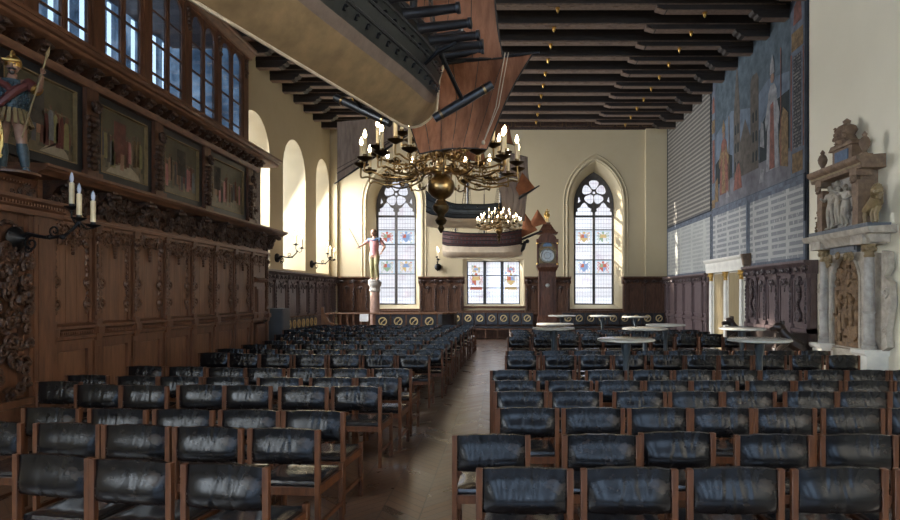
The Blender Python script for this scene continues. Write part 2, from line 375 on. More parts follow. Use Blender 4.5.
def pane_mat(name, c, s, tint=(.80,.70,.74), clear=0):
    """daylit leaded glass: what gives the light is the day behind it; faint house fronts and a lead lattice"""
    m,nt,out=newmat(name)
    tc=nd(nt,'ShaderNodeNewGeometry'); sp=nd(nt,'ShaderNodeSeparateXYZ'); nt.links.new(tc.outputs['Position'],sp.inputs[0])
    x,z=sp.outputs[0],sp.outputs[2]
    fx=mth(nt,'FRACT',mth(nt,'DIVIDE',x,.105)); fz=mth(nt,'FRACT',mth(nt,'DIVIDE',z,.16))
    ln=mth(nt,'MAXIMUM',mth(nt,'LESS_THAN',fx,.10),mth(nt,'LESS_THAN',fz,.08))
    n=noise(nt,1.7,4,.6,(1,1,1.4)); base=ramp(nt,n,[(.30,(c[0]*tint[0],c[1]*tint[1],c[2]*tint[2])),(.46,c),(.72,(.93*c[0],.98*c[1],1.0*c[2]))])
    col=mix(nt,mth(nt,'MULTIPLY',ln,.55),base,(.30,.33,.45))
    e=nd(nt,'ShaderNodeEmission'); nt.links.new(col,e.inputs[0]); e.inputs[1].default_value=s
    g=nd(nt,'ShaderNodeBsdfGlossy'); g.inputs[1].default_value=.1; g.inputs[0].default_value=(.06,.06,.07,1)
    ad=nd(nt,'ShaderNodeAddShader'); nt.links.new(e.outputs[0],ad.inputs[0]); nt.links.new(g.outputs[0],ad.inputs[1])
    if clear:
        t=nd(nt,'ShaderNodeBsdfTransparent'); nt.links.new(mix(nt,mth(nt,'MULTIPLY',ln,.8),(clear,clear*1.01,clear*1.03),(.02,.02,.02)),t.inputs[0]); a2=nd(nt,'ShaderNodeAddShader'); nt.links.new(ad.outputs[0],a2.inputs[0]); nt.links.new(t.outputs[0],a2.inputs[1]); ad=a2
    nt.links.new(ad.outputs[0],out.inputs[0]); return m
PANE_S=.72
mats['pane']=pane_mat('daylit_leaded_glass',(.90,.93,1.0),PANE_S*.52,clear=.55)
mats['facade']=M('house_front_brick',(.060,.046,.040),(.040,.031,.027),2,.8,bump=0)
mats['facadew']=M('house_front_plaster',(.10,.096,.092),(.08,.075,.072),2,.8,bump=0)
mats['panerear']=pane_mat('bright_daylit_glass',(.50,.71,1.0),9.0,(.9,.9,.9))
mats['addedpaneright']=pane_mat('added_light_pane_right',(1.0,.94,.85),14.0,(.9,.9,.9))  # glow of the added right windows, fill light for the gallery
mats['addedpaneleft']=pane_mat('added_light_pane_left',(.82,.91,1.0),22.0,(.9,.9,.9))  # glow of the added left windows, fill light for the hall
mats['glowstrip']=emit('added_glow_strip',(.75,.88,1.0),1.6)  # added glow, imitates bright reflections in the gallery panes
def roomglow():  # emission colour that gives the gallery panes their blue brightness
    m,nt,out=newmat('blue_glow_wall'); n=noise(nt,1.3,5,.65,(1,1.6,.7)); c=ramp(nt,n,[(.32,(.022,.036,.058)),(.48,(.09,.135,.19)),(.64,(.26,.34,.43))])
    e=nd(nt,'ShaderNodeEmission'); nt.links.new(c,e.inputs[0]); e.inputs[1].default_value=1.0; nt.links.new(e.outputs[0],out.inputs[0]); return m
mats['roomglow']=roomglow()
for k,c in dict(gred=(.62,.20,.15),gblue=(.33,.46,.72),ggold=(.74,.55,.27),ggreen=(.36,.50,.36),gwhite=(.90,.91,.95),gsky=(.55,.72,.86)).items():
    mats[k]=emit('stained_'+k[1:]+'_glass',c,PANE_S*1.0)
def clear_mat(name, tint, gl):
    m,nt,out=newmat(name); t=nd(nt,'ShaderNodeBsdfTransparent'); t.inputs[0].default_value=(*tint,1)
    g=nd(nt,'ShaderNodeBsdfGlossy'); g.inputs[1].default_value=.06; g.inputs[0].default_value=(.9,.95,1,1)
    mx=nd(nt,'ShaderNodeMixShader'); mx.inputs[0].default_value=gl
    nt.links.new(t.outputs[0],mx.inputs[1]); nt.links.new(g.outputs[0],mx.inputs[2]); nt.links.new(mx.outputs[0],out.inputs[0]); return m
mats['glass']=clear_mat('old_window_glass',(.80,.88,.97),.16)
mats['glassclear']=clear_mat('clear_window_glass',(.62,.63,.65),.06)
mats['roomblue']=M('blue_grey_cabinet_wall',(.34,.45,.62),(.20,.29,.44),2.5,.7,bump=.1)

# ------------------------------------------------------------------ arches, carving
def round_arch(u0,u1,spring,n=14):
    c=(u0+u1)/2; r=(u1-u0)/2
    return [(c+r*cos(pi*k/n),spring+r*sin(pi*k/n)) for k in range(n,-1,-1)]
def pointed_arch(u0,u1,spring,apex,n=8):
    a=(u1-u0)/2; h=apex-spring; c=(u0+u1)/2; R=(a*a+h*h)/(2*a); th=math.asin(min(1,h/R))
    if R<a: th=pi-th
    L=[(u0+R-R*cos(th*k/n),spring+R*sin(th*k/n)) for k in range(n+1)]
    return L+[(2*c-u,z) for u,z in L[-2::-1]]
def opening_outline(o, d=0):                   # d = shrink
    u0,u1=o['u0']+d,o['u1']-d; z0=o['z0']+d*.6
    if o['k']=='round': top=round_arch(u0,u1,o['spring'])
    elif o['k']=='pointed': top=pointed_arch(u0,u1,o['spring'],o['apex']-d*1.3)
    else: top=[(u0,o['spring']-d*.5),(u1,o['spring']-d*.5)]
    return [(u0,z0)]+top+[(u1,z0)]
def wall_open(mb, a, b, z0, z1, ops):          # wall plane v=0 from u=a..b with openings and splayed reveals
    cur=a
    for o in sorted(ops,key=lambda q:q['u0']):
        mb.add([(cur,0,z0),(o['u0'],0,z0),(o['u0'],0,z1),(cur,0,z1)],[(0,1,2,3)])
        out=opening_outline(o); top=out[1:-1]
        mb.add([(o['u0'],0,z0),(o['u1'],0,z0),(o['u1'],0,o['z0']),(o['u0'],0,o['z0'])],[(0,1,2,3)])
        for p,q in zip(top[:-1],top[1:]): mb.add([(p[0],0,p[1]),(q[0],0,q[1]),(q[0],0,z1),(p[0],0,z1)],[(0,1,2,3)])
        inn=opening_outline(o,o['splay']); n=len(out)
        mb.add([(u,0,z) for u,z in out]+[(u,-o['depth'],z) for u,z in inn],[(i,(i+1)%n,(i+1)%n+n,i+n) for i in range(n)])
        cur=o['u1']
    mb.add([(cur,0,z0),(b,0,z0),(b,0,z1),(cur,0,z1)],[(0,1,2,3)])
def scroll(mb, c, R, dirn, turns, r, v, n=10, start=0):
    pts=[]; rr=[]
    for i in range(n+1):
        t=i/n; a=start+dirn*2*pi*turns*t; q=R*(1-.82*t)
        pts.append((c[0]+q*cos(a),v,c[1]+q*sin(a))); rr.append(r*(1-.35*t))
    mb.tube(pts,rr,5)
def carve(mb, u0,u1,z0,z1, v, n, size, rnd, sym=True):   # a patch of carved foliage, lumps and scrolls
    cu=(u0+u1)/2
    for i in range(n):
        u=rnd.uniform(u0,cu if sym else u1); z=rnd.uniform(z0,z1); q=size*rnd.uniform(.6,1.2)
        for sgn in ((0,1) if sym else (0,)):
            uu=2*cu-u if sgn else u
            if rnd.random()<.45 or q<.02: mb.ell((uu,v,z),(q*.8,q*.7,q*rnd.uniform(.5,1.3)),6,4)
            else: scroll(mb,(uu,z),q,1 if sgn else -1,1.1,q*.28,v+q*.25,8,rnd.uniform(0,6))
def mask(mb, u, v, z, s):                       # carved head: face, brow, nose, cheeks, beard
    mb.ell((u,v,z),(s*.75,s*.6,s),8,6); mb.ell((u,v+s*.55,z-.05*s),(s*.14,s*.25,s*.25),6,4)
    for k in (-1,1):
        mb.ell((u+k*s*.35,v+s*.42,z-.2*s),(s*.24,s*.2,s*.22),6,4); mb.ell((u+k*s*.3,v+s*.46,z+.28*s),(s*.3,s*.15,s*.09),6,4)
        mb.ell((u+k*s*.8,v+s*.05,z+.2*s),(s*.3,s*.3,s*.5),6,4)
    mb.ell((u,v+s*.35,z-.75*s),(s*.35,s*.3,s*.35),6,4)
def skin_mb(J, E, R, root, sub=2):               # a continuous body grown from a skeleton
    names=list(J); me=bpy.data.meshes.new('body'); me.from_pydata([J[k] for k in names],[(names.index(a),names.index(b)) for a,b in E],[])
    o=bpy.data.objects.new('body',me); COL.objects.link(o)
    sk=o.modifiers.new('Skin','SKIN'); sk.use_smooth_shade=True
    for i,k in enumerate(names):
        d=me.skin_vertices[0].data[i]; r=R[k]; d.radius=r if isinstance(r,tuple) else (r,r); d.use_root=(k==root)
    sb=o.modifiers.new('Sub','SUBSURF'); sb.levels=sub; sb.render_levels=sub
    dg=bpy.context.evaluated_depsgraph_get(); ev=o.evaluated_get(dg); m2=ev.to_mesh()
    mb=MB(); mb.add([tuple(v.co) for v in m2.vertices],[tuple(p.vertices) for p in m2.polygons])
    ev.to_mesh_clear(); bpy.data.objects.remove(o); bpy.data.meshes.remove(me); return mb
# ================================================================== ROOM SHELL
def TL(xf): return lambda u,v,z:(xf+v,u,z)
def TR(xr): return lambda u,v,z:(xr-v,u,z)
def TB(yb): return lambda u,v,z:(u,yb-v,z)
YF=-9.0
fl=MB(); fl.box(-8.4,XR+.3,YF-.3,YB+1.0,-.15,0); struct(fl.build('floor',mats['floor']),'dark chevron parquet floor with a polished centre aisle')
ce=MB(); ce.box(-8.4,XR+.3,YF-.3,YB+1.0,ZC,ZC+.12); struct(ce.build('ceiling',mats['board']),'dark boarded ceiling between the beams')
GX0,GX1=4.6,15.5                                # the panelled gallery along the left wall
LOPS=[dict(u0=15.6,u1=17.7,z0=2.45,spring=5.53,k='round',splay=.18,depth=.8),
      dict(u0=18.77,u1=20.9,z0=2.45,spring=5.53,k='round',splay=.18,depth=.8),
      dict(u0=22.1,u1=23.7,z0=2.45,spring=5.85,k='round',splay=.16,depth=.8)]
wl=MB(TL(XL)); wall_open(wl,GX1,YB,0,ZC,LOPS); 
LF=[dict(u0=a,u1=a+2.4,z0=2.2,spring=5.3,k='round',splay=.2,depth=.6) for a in (-7.0,-3.6,-.2)]  # unseen windows, added to light the right wall and chair backs
wall_open(wl,YF,GX0,0,ZC,LF)
w2=MB(); w2.add([(XL,GX1,0),(-8.3,GX1,0),(-8.3,GX1,ZC),(XL,GX1,ZC)],[(0,1,2,3)]); w2.add([(XL,GX0,0),(-8.3,GX0,0),(-8.3,GX0,ZC),(XL,GX0,ZC)],[(0,1,2,3)])
w2.add([(-8.3,GX0,0),(-8.3,GX1,0),(-8.3,GX1,ZC),(-8.3,GX0,ZC)],[(0,1,2,3)]); wl.v+=[]; n0=len(wl.v); wl.v+=w2.v; wl.f+=[[i+n0 for i in f] for f in w2.f]
struct(wl.build('wall_left',mats['cream']),'cream left wall with three deep round-arched window niches')
wr=MB(TR(XR)); RF=[dict(u0=a,u1=a+2.2,z0=2.2,spring=5.3,k='round',splay=.2,depth=.6) for a in (-6.5,-2.6,1.3)]  # RF: unseen windows near the camera, added to light the gallery
wall_open(wr,YF,YB,0,ZC,RF); struct(wr.build('wall_right',mats['white']),'grey-white plastered right wall')
AP=dict(z0=1.12,spring=5.25,k='pointed',splay=.28,depth=.6)
BOPS=[dict(u0=-4.22-1.035,u1=-4.22+1.035,apex=6.70,**AP),
      dict(u0=-1.56,u1=.806,z0=1.2,spring=3.05,k='rect',splay=.15,depth=.6),
      dict(u0=3.59-1.035,u1=3.59+1.035,apex=6.84,**AP)]
wb=MB(TB(YB)); wall_open(wb,XL,XR,0,ZC,BOPS)
for (u0,u1) in ((XL,-6.39),(5.50,XR)): wb.box(u0,u1,0,.13,0,8.06)
for o in (BOPS[0],BOPS[2]):                       # roll moulding round each pointed opening
    out=opening_outline(o,-.07); wb.tube([(u,.0,z) for u,z in out],.045,6,False)
    out=opening_outline(o,-.20); wb.tube([(u,.0,z) for u,z in out],.028,6,False)
struct(wb.build('wall_back',mats['cream']),'cream end wall with two tall pointed windows')
FOPS=[dict(u0=c-1.2,u1=c+1.2,z0=1.3,spring=5.3,apex=7.0,k='pointed',splay=.1,depth=.3) for c in (-4.2,0,4.2)]
wf=MB(TB(YF)); wf.T=lambda u,v,z:(u,YF+v,z); wall_open(wf,-8.3,XR,0,ZC,FOPS); struct(wf.build('wall_front',mats['dwood']))
for i,o in enumerate(FOPS):
    m=MB(lambda u,v,z:(u,YF-.3+v,z)); m.prism(opening_outline(o,.1),-.02,0); w=struct(m.build('window_%d'%(7+i),mats['panerear']))
    m=MB(lambda u,v,z:(u,YF-.3+v,z)); c=(o['u0']+o['u1'])/2; m.box(c-.06,c+.06,.0,.12,1.3,6.6)
    for z in (2.3,3.3,4.3,5.3): m.box(o['u0']+.1,o['u1']-.1,0,.08,z-.03,z+.03)
    m.build('glazing_bar',mats['lead'],w)
for i,o in enumerate(LF):  # light-giving panes of the added left windows
    T=TL(XL-.6); m=MB(T); m.prism(opening_outline(o,.2),-.02,0); w=struct(m.build('window_%d'%(10+i),mats['addedpaneleft']))
    m=MB(T); c=(o['u0']+o['u1'])/2; m.box(c-.05,c+.05,0,.08,2.3,o['spring']+.95)
    for z in (3.1,3.9,4.7,5.5): m.box(o['u0']+.2,o['u1']-.2,0,.05,z-.02,z+.02)
    m.build('glazing_bar',mats['lead'],w)
for i,o in enumerate(RF):  # light-giving panes of the added right windows
    T=TR(XR+.6); m=MB(T); m.prism(opening_outline(o,.2),-.02,0); w=struct(m.build('window_%d'%(13+i),mats['addedpaneright']))
    m=MB(T); c=(o['u0']+o['u1'])/2; m.box(c-.05,c+.05,0,.08,2.3,o['spring']+.85)
    for z in (3.1,3.9,4.7,5.5): m.box(o['u0']+.2,o['u1']-.2,0,.05,z-.02,z+.02)
    m.build('glazing_bar',mats['lead'],w)
for i,o in enumerate(LOPS):
    T=TL(XL-.8); m=MB(T); m.prism(opening_outline(o,o['splay']),-.01,.01); w=struct(m.build('window_%d'%(4+i),mats['glassclear']))
    m=MB(T); c=(o['u0']+o['u1'])/2; m.box(c-.04,c+.04,-.03,.05,2.5,o['spring']+.9)
    for z in (3.3,4.1,4.9,5.6): m.box(o['u0']+.18,o['u1']-.18,-.02,.04,z-.02,z+.02)
    m.build('glazing_bar',mats['lead'],w)

# ------------------------------------------------------------------ gothic end windows
TW=TB(YB+.6)
def shield(uc,zc,w,h,ca,cb,parent,rnd):
    """a little coat of arms: quartered shield, helmet, mantling and a thin frame of pale blue glass"""
    cs=[ca,cb,'gwhite','gblue']
    for k,(u0,u1,z0,z1) in enumerate(((-.5,0,.02,.42),(0,.5,.02,.42),(-.5,0,-.5,.02),(0,.5,-.5,.02))):
        m=MB(TW); m.prism([(uc+w*u0,zc+h*z1),(uc+w*u1,zc+h*z1),(uc+w*u1*(.55 if z0<0 else 1),zc+h*z0*(.7 if z0<0 and u1>0 else 1)),(uc+w*u0*(.55 if z0<0 else 1),zc+h*z0*(.7 if z0<0 and u0<0 else 1))],.012,.022)
        m.build('stained_quarter',mats[cs[(k*3+len(ca))%4] if k%2 else cs[k//2]],parent,True)
    m=MB(TW)
    for k in (-1,1):
        scroll(m,(uc+k*w*.62,zc+h*.30),h*.26,k,1.1,.018,.016,9,pi/2); scroll(m,(uc+k*w*.66,zc-h*.15),h*.22,-k,1.1,.016,.016,9,-pi/2)
    m.ell((uc,.016,zc+h*.60),(w*.18,.012,h*.16),8,5); m.build('stained_mantling',mats[cb],parent,True)
def gothic(idx,o,seed,label):
    rnd=random.Random(seed); uc=(o['u0']+o['u1'])/2; hw=(o['u1']-o['u0'])/2-o['splay']; out=opening_outline(o,o['splay'])
    m=MB(TW); m.prism(out,-.02,0); w=struct(m.build('window_%d'%idx,mats['pane']),label)
    m=MB(TW); m.tube([(u,.03,z) for u,z in out]+[(out[0][0],.03,out[0][1])],.045,6,False); m.build('window_frame',mats['leadstone'],w,True)
    ap=o['apex']-o['splay']*1.3; zt=4.76; d=ap-6.47
    top=[p for p in out[1:-1]]; outer=[(uc-hw,zt)]+top+[(uc+hw,zt)]
    holes=[]
    for k in (-1,1):
        a,b=(uc-hw+.05,uc-.05) if k<0 else (uc+.05,uc+hw-.05)
        c=(a+b)/2; r=(b-a)/2
        holes.append([(a,zt+.04),(b,zt+.04),(b,zt+.16),(b-.07,zt+.2),(b-.05,zt+.3),(b-.17,zt+.36),(c+.07,zt+.5),(c,zt+.55),(c-.07,zt+.5),(a+.17,zt+.36),(a+.05,zt+.3),(a+.07,zt+.2),(a,zt+.16)])
    zc=5.70+d*.4
    for k in range(5):
        a=pi/2+2*pi*k/5; cx,cz=uc+.30*cos(a),zc+.32*sin(a)
        pts=[]
        for j in range(15):
            t=2*pi*j/15; q=.185*(1-.12*cos(3*(t-a))) ; pts.append((cx+q*cos(t),cz+q*sin(t)))
        holes.append(pts)
    holes.append([(uc-.05,zc-.06),(uc+.05,zc-.06),(uc+.05,zc+.04),(uc-.05,zc+.04)])
    for k in (-1,1):
        holes.append([(uc+k*.63,zc-.42),(uc+k*.52,zc-.34),(uc+k*.60,zc-.14)])
    plate(outer,holes,.02,.11,TW).build('tracery',mats['leadstone'],w,True)
    m=MB(TW); m.box(uc-.045,uc+.045,.0,.13,out[0][1],zt+.1); m.build('mullion',mats['leadstone'],w,True)
    m=MB(TW)
    for z in (4.74,4.23,3.65,3.04,2.48,1.93): m.box(uc-hw,uc+hw,.01,.06,z-.018,z+.018)
    m.build('glazing_bar',mats['lead'],w,True)
    cs=['gred','gblue','ggold','ggreen']
    for zc2 in (3.92,2.75):
        for k in (-1,1):
            rnd.shuffle(cs); shield(uc+k*hw/2,zc2-.01,.28,.34,cs[0],cs[1],w,rnd)
            u0,u1,z0,z1=uc+k*hw/2-.30,uc+k*hw/2+.30,zc2-.27,zc2+.27
            plate([(u0,z0),(u1,z0),(u1,z1),(u0,z1)],[[(u0+.035,z0+.035),(u1-.035,z0+.035),(u1-.035,z1-.035),(u0+.035,z1-.035)]],.008,.014,TW).build('stained_border',mats['gsky'],w,True)
            for sx in (-1,1):
                for sz in (-1,1):
                    m=MB(TW); m.ell((uc+k*hw/2+sx*.20,.014,zc2+sz*.19),(.028,.008,.028),7,4); m.build('stained_roundel',mats[rnd.choice(['gred','ggold','ggreen'])],w,True)
    m=MB(TB(YB)); m.box(o['u0']-.05,o['u1']+.05,-.55,.06,o['z0']-.07,o['z0']+.0); m.build('window_sill',mats['dwood'],w,True)
gothic(1,BOPS[0],3,'tall pointed window at the left of the end wall, behind the statue')
gothic(3,BOPS[2],8,'tall pointed window at the right of the end wall')
o=BOPS[1]; out=opening_outline(o,.15); m=MB(TW); m.prism(out,-.02,0); w=struct(m.build('window_2',mats['pane']),'low three-light window in the middle of the end wall')
m=MB(TW); m.tube([(u,.03,z) for u,z in out]+[(out[0][0],.03,out[0][1])],.04,6,False); m.build('window_frame',mats['lead'],w,True)
ga,gb=o['u0']+.15,o['u1']-.15; 
for k in (1,2):
    m=MB(TW); u=ga+(gb-ga)*k/3; m.box(u-.06,u+.06,0,.12,1.29,2.98); m.build('mullion',mats['lead'],w,True)
m=MB(TW)
for z in (1.93,2.42): m.box(ga,gb,.01,.05,z-.016,z+.016)
m.build('glazing_bar',mats['lead'],w,True)
rnd=random.Random(4)
for k,(ca,cb) in ((0,('ggold','gred')),(2,('gred','ggold'))):
    u=ga+(gb-ga)*(k+.5)/3
    shield(u,2.22,.32,.40,ca,cb,w,rnd); shield(u,2.62,.20,.22,'gblue',ca,w,rnd)
    for k2 in range(7):
        m=MB(TW); m.ell((u+rnd.uniform(-.24,.24),.014,rnd.uniform(2.0,2.85)),(.04,.008,.05),7,4); m.build('stained_leaf',mats[rnd.choice(['gred','ggold','ggreen','gblue'])],w,True)
    m=MB(TW); m.prism([(u-.25,1.86),(u+.25,1.86),(u+.22,1.97),(u-.22,1.97)],.012,.02); m.build('stained_scroll',mats[cb],w,True)
m=MB(TB(YB)); m.box(o['u0']-.05,o['u1']+.05,-.55,.06,o['z0']-.05,o['z0']+.02); m.build('window_sill',mats['dwood'],w,True)

hf=bpy.data.objects.new('house_front',None); COL.objects.link(hf); hf.location=(0,34,-4); tag(hf,'house fronts across the street, seen faintly through the end windows','building')
m=MB(); m.box(-32,32,34,36,-4,8.6); m.build('wall',mats['facade'],hf,True)
for i in range(15):
    for k in range(3):
        x=-28+i*4; m=MB(); m.box(x-.75,x+.75,33.9,34,-1.5+k*3.3,.7+k*3.3); m.build('window',mats['facadew'],hf,True)
for z in (-2.2,1.2,4.5,8.3):
    m=MB(); m.box(-32,32,33.85,34,z,z+.3); m.build('cornice',mats['facadew'],hf,True)
# ------------------------------------------------------------------ ceiling beams
def beam(i,Y):
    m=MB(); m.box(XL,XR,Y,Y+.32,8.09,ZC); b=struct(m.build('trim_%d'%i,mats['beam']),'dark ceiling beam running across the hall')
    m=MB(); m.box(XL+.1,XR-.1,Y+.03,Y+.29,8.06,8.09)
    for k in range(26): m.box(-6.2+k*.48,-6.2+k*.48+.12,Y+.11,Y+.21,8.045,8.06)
    m.build('lower_board',mats['beamedge'],b)
    for sg,x0 in ((1,XR),(-1,XL)):
        m=MB()
        e=3.4 if sg>0 else -3.7
        m.T=lambda u,v,z,sg=sg:(u,Y+v,z)
        L=abs(x0-e)
        def poly(L,z1,hh): # saddle with curled end; u measured from wall inwards
            return [(x0,z1),(x0-sg*L,z1),(x0-sg*(L-.05),z1-hh*.45),(x0-sg*(L-.12),z1-hh*.55),(x0-sg*(L-.15),z1-hh*.9),(x0-sg*(L-.25),z1-hh),(x0,z1-hh)]
        m.prism(poly(L,8.06,.10),.02,.30); m.prism(poly(.85,7.96,.17),.04,.28); sb=m.build('saddle_bracket',mats['beam'],b); m=MB(); m.T=lambda u,v,z:(u,Y+v,z); m.prism([(x0,7.962),(x0-sg*(L-.25),7.962),(x0-sg*(L-.25),7.948),(x0,7.948)],.05,.27); m.prism([(x0,7.792),(x0-sg*.60,7.792),(x0-sg*.60,7.776),(x0,7.776)],.06,.26)
        m.prism([(x0-sg*(L-.22),7.955),(x0-sg*(L-.03),8.01),(x0-sg*(L-.02),8.055),(x0-sg*(L-.0),8.055),(x0-sg*(L-.0),8.0),(x0-sg*(L-.2),7.945)],.05,.27); m.build('saddle_board',mats['beamedge'],sb)
    for x in (1.22,4.5,-1.5,-4.8):
        m=MB(); zt=8.06 if abs(x)<3 else 7.96
        m.lathe([(.015,0),(.05,-.01),(.058,-.03),(.028,-.05),(.036,-.07),(.024,-.10),(.009,-.12),(.003,-.14)],(x,Y+.16,zt),10); m.build('pendant',mats['gold'],b)
for i in range(22): beam(1+i,1.66+i)
m=MB(TB(YB)); m.box(XL,XR,0,.10,8.04,ZC); 
t=struct(m.build('trim_23',mats['dwoodc']),'dark painted frieze along the top of the end wall')
m=MB(TB(YB))
for k in range(13):
    a=-6.4+k*.98
    for (x0,x1,z0,z1) in ((a,a+.86,8.14,8.16),(a,a+.86,8.34,8.36),(a,a+.02,8.14,8.36),(a+.84,a+.86,8.14,8.36)): m.box(x0,x1,.10,.112,z0,z1)
m.build('painted_panel_line',mats['muralgold'],t)

# ------------------------------------------------------------------ camera, daylight
cd=bpy.data.cameras.new('camera'); cam=bpy.data.objects.new('camera',cd); COL.objects.link(cam)
cam.location=(0,0,H); cam.rotation_euler=(radians(90),0,0); cd.sensor_width=36; cd.lens=F/900*36
cd.shift_x=(450-VX)/900; cd.shift_y=(VY-260)/900; cd.clip_start=.05; SC.camera=cam
def area(name,loc,rot,sx,sy,e,c):
    l=bpy.data.lights.new(name,'AREA'); l.shape='RECTANGLE'; l.size=sx; l.size_y=sy; l.energy=e; l.color=c
    o=bpy.data.objects.new(name,l); COL.objects.link(o); o.location=loc; o.rotation_euler=rot; return o
for o,e in zip(LOPS,(430,430,330)):
    c=(o['u0']+o['u1'])/2
    wd_=area('window_daylight',(XL-.75,c,4.4),(0,radians(-68),0),3.6,o['u1']-o['u0']-.45,e,(.95,.97,1.0)); wd_.data.spread=radians(134)
sl=bpy.data.lights.new('sun','SUN'); sl.energy=50.0; sl.angle=.03; sl.color=(1,.90,.74); so=bpy.data.objects.new('sun',sl); COL.objects.link(so)
so.rotation_euler=Vector((1,-.62,-.40)).to_track_quat('-Z','Y').to_euler()
def portal(loc,rot,sx,sy):
    o=area('window_portal',loc,rot,sx,sy,1,(1,1,1)); o.data.cycles.is_portal=True; return o
for o in BOPS: portal(((o['u0']+o['u1'])/2,YB+.66,(o['z0']+(o.get('apex') or o['spring']))/2),(radians(-90),0,0),o['u1']-o['u0'],(o.get('apex') or o['spring'])-o['z0'])
for o in LOPS: portal((XL-.86,(o['u0']+o['u1'])/2,4.5),(0,radians(-90),0),4.3,o['u1']-o['u0'])
wd=bpy.data.worlds.new('sky'); SC.world=wd; wd.use_nodes=True
bg=wd.node_tree.nodes['Background']; bg.inputs[0].default_value=(.80,.88,1.0,1); bg.inputs[1].default_value=14.0
SC.view_settings.view_transform='Standard'; SC.view_settings.look='None'; SC.view_settings.gamma=1; SC.view_settings.use_curve_mapping=False
SC.view_settings.exposure=0.38
# ================================================================== CARVED GALLERY ON THE LEFT
XF=-5.9
G=thing('carved_gallery','tall carved oak gallery along the left wall, with paintings and a glazed upper storey','wooden gallery',(XF,8.0,0))
T=TL(XF); rnd=random.Random(11)
def gp(mb,name,mat,parent=G,**k): return mb.build(name,mats[mat],parent,True,**k)
PY=[8.0+.925*k for k in range(9)]                # pilasters
m=MB(T); m.box(GX0,GX1,-.70,-.10,0,3.2); gp(m,'backing_wall','oak')
for k in range(8):
    a,b=PY[k]+.115,PY[k+1]-.045; c=(a+b)/2; w=b-a
    m=MB(T)                                      # one bay: framed lower panel, moulded rail, boarded upper panel
    m.box(a,b,-.10,-.03,0,3.0); m.box(a,b,-.03,.02,0,.14)
    for (x0,x1,z0,z1) in ((a,a+.09,.14,1.0),(b-.09,b,.14,1.0),(a+.09,b-.09,.90,1.0),(a+.09,b-.09,.14,.22)): m.box(x0,x1,-.03,.02,z0,z1)
    m.profile([(-.03,1.0),(.03,1.0),(.03,1.03),(.06,1.05),(.06,1.09),(.02,1.10),(.02,1.16),(.07,1.19),(.07,1.23),(.0,1.26),(-.03,1.26)],a-.02,b+.02)
    q=int(w/.035)
    for j in range(q): m.box(a+.02+j*.035,a+.037+j*.035,.03,.055,1.11,1.15)
    if k<7:
        for (x0,x1,z0,z1) in ((a,a+.05,1.26,2.62),(b-.05,b,1.26,2.62)): m.box(x0,x1,-.03,.01,z0,z1)
    pb_=gp(m,'panel_bay','oak')
    if k<7:
        m=MB(T)
        for j in range(3): m.box(a+.05+j*(w-.1)/3+.003,a+.05+(j+1)*(w-.1)/3-.003,-.03,-.018,1.27,2.58)
        gp(m,'panel_boards','oakp',pb_)
        m=MB(T); m.box(a+.11,b-.11,-.03,-.012,.24,.88); gp(m,'lower_board','oakp',pb_)
    if k==7:                                     # the last bay is a door
        m=MB(T); m.box(a+.04,b-.04,-.03,.02,.02,2.55)
        for (z0,z1) in ((.2,.95),(1.05,1.85),(1.98,2.08)):
            m.box(a+.14,b-.14,.02,.045,z0,z1); m.box(a+.19,b-.19,.045,.065,z0+.06,z1-.06)
        m.profile([(.02,1.95),(.10,1.98),(.12,2.02),(.06,2.06),(.02,2.08)],a+.06,b-.06); d=gp(m,'door','oak')
        m=MB(T); m.ell((b-.10,.06,1.02),(.035,.04,.035),8,5); m.box(b-.13,b-.07,.02,.03,.93,1.11); gp(m,'door_handle','iron',d)
    m=MB(T)                                      # carved lambrequin under the frieze
    carve(m,a+.03,b-.03,2.36,2.60,.01,16,.055,rnd); mask(m,c,.03,2.50,.07)
    for j in range(5): m.ell((c,.01,2.42-j*.05),(.05-.008*j,.03,.03),6,4)
    for s in (-1,1):
        scroll(m,(c+s*.16,2.50),.11,s,1.2,.022,.015,12,pi/2); scroll(m,(c+s*.27,2.56),.07,-s,1.2,.018,.015,10,0)
    gp(m,'carved_lambrequin','oakm')
    for s,u in ((1,a+.07),(-1,b-.07)):         # hanging strips with bosses beside the panel
        m=MB(T)
        for j in range(13): m.ell((u+rnd.uniform(-.01,.01),-.015,1.42+j*.085),(rnd.uniform(.022,.042),.026,.045),6,4)
        for z in (1.52,1.82): m.torus((u,.0,z),.065,.022,10,5); m.ell((u,.0,z),(.035,.03,.035),6,4)
        gp(m,'carved_pendant_strip','oakm')
for k,q in enumerate(PY):                        # pilasters, each with a dark slot at its near side
    u=q+.05; h=.06
    m=MB(T); m.box(u-h,u+h,-.1,.035,0,1.0); m.box(u-.035,u+.035,.035,.047,.2,.92)
    m.box(u-h-.012,u+h+.012,-.1,.065,0,.16); m.frustum(u-h,u+h,-.1,.06,1.0,1.10,.012); m.box(u-h-.012,u+h+.012,-.1,.10,1.10,1.20); m.box(u-h,u+h,-.1,.07,1.20,1.30)
    m.box(u-h+.005,u+h-.005,-.1,.03,1.30,2.55); m.box(u-.04,u+.04,.03,.042,1.36,1.9); m.box(u-h,u+h,-.1,.06,2.55,2.62); m.box(u-h-.015,u+h+.015,-.1,.075,2.62,2.66)
    pl=gp(m,'pilaster','oak')
    m=MB(T); m.box(u-.012,u+.012,.028,.05,1.38,2.50)
    for j in range(9): m.ell((u+rnd.uniform(-.012,.012),.042,1.42+j*.055),(.03,.02,.03),6,4)
    for j in range(6): m.ell((u,.04,1.98+j*.085),(.024+.012*(j%2),.022,.04),6,4)
    mask(m,u,.055,2.48,.055); gp(m,'carved_ornament','oakm',pl)
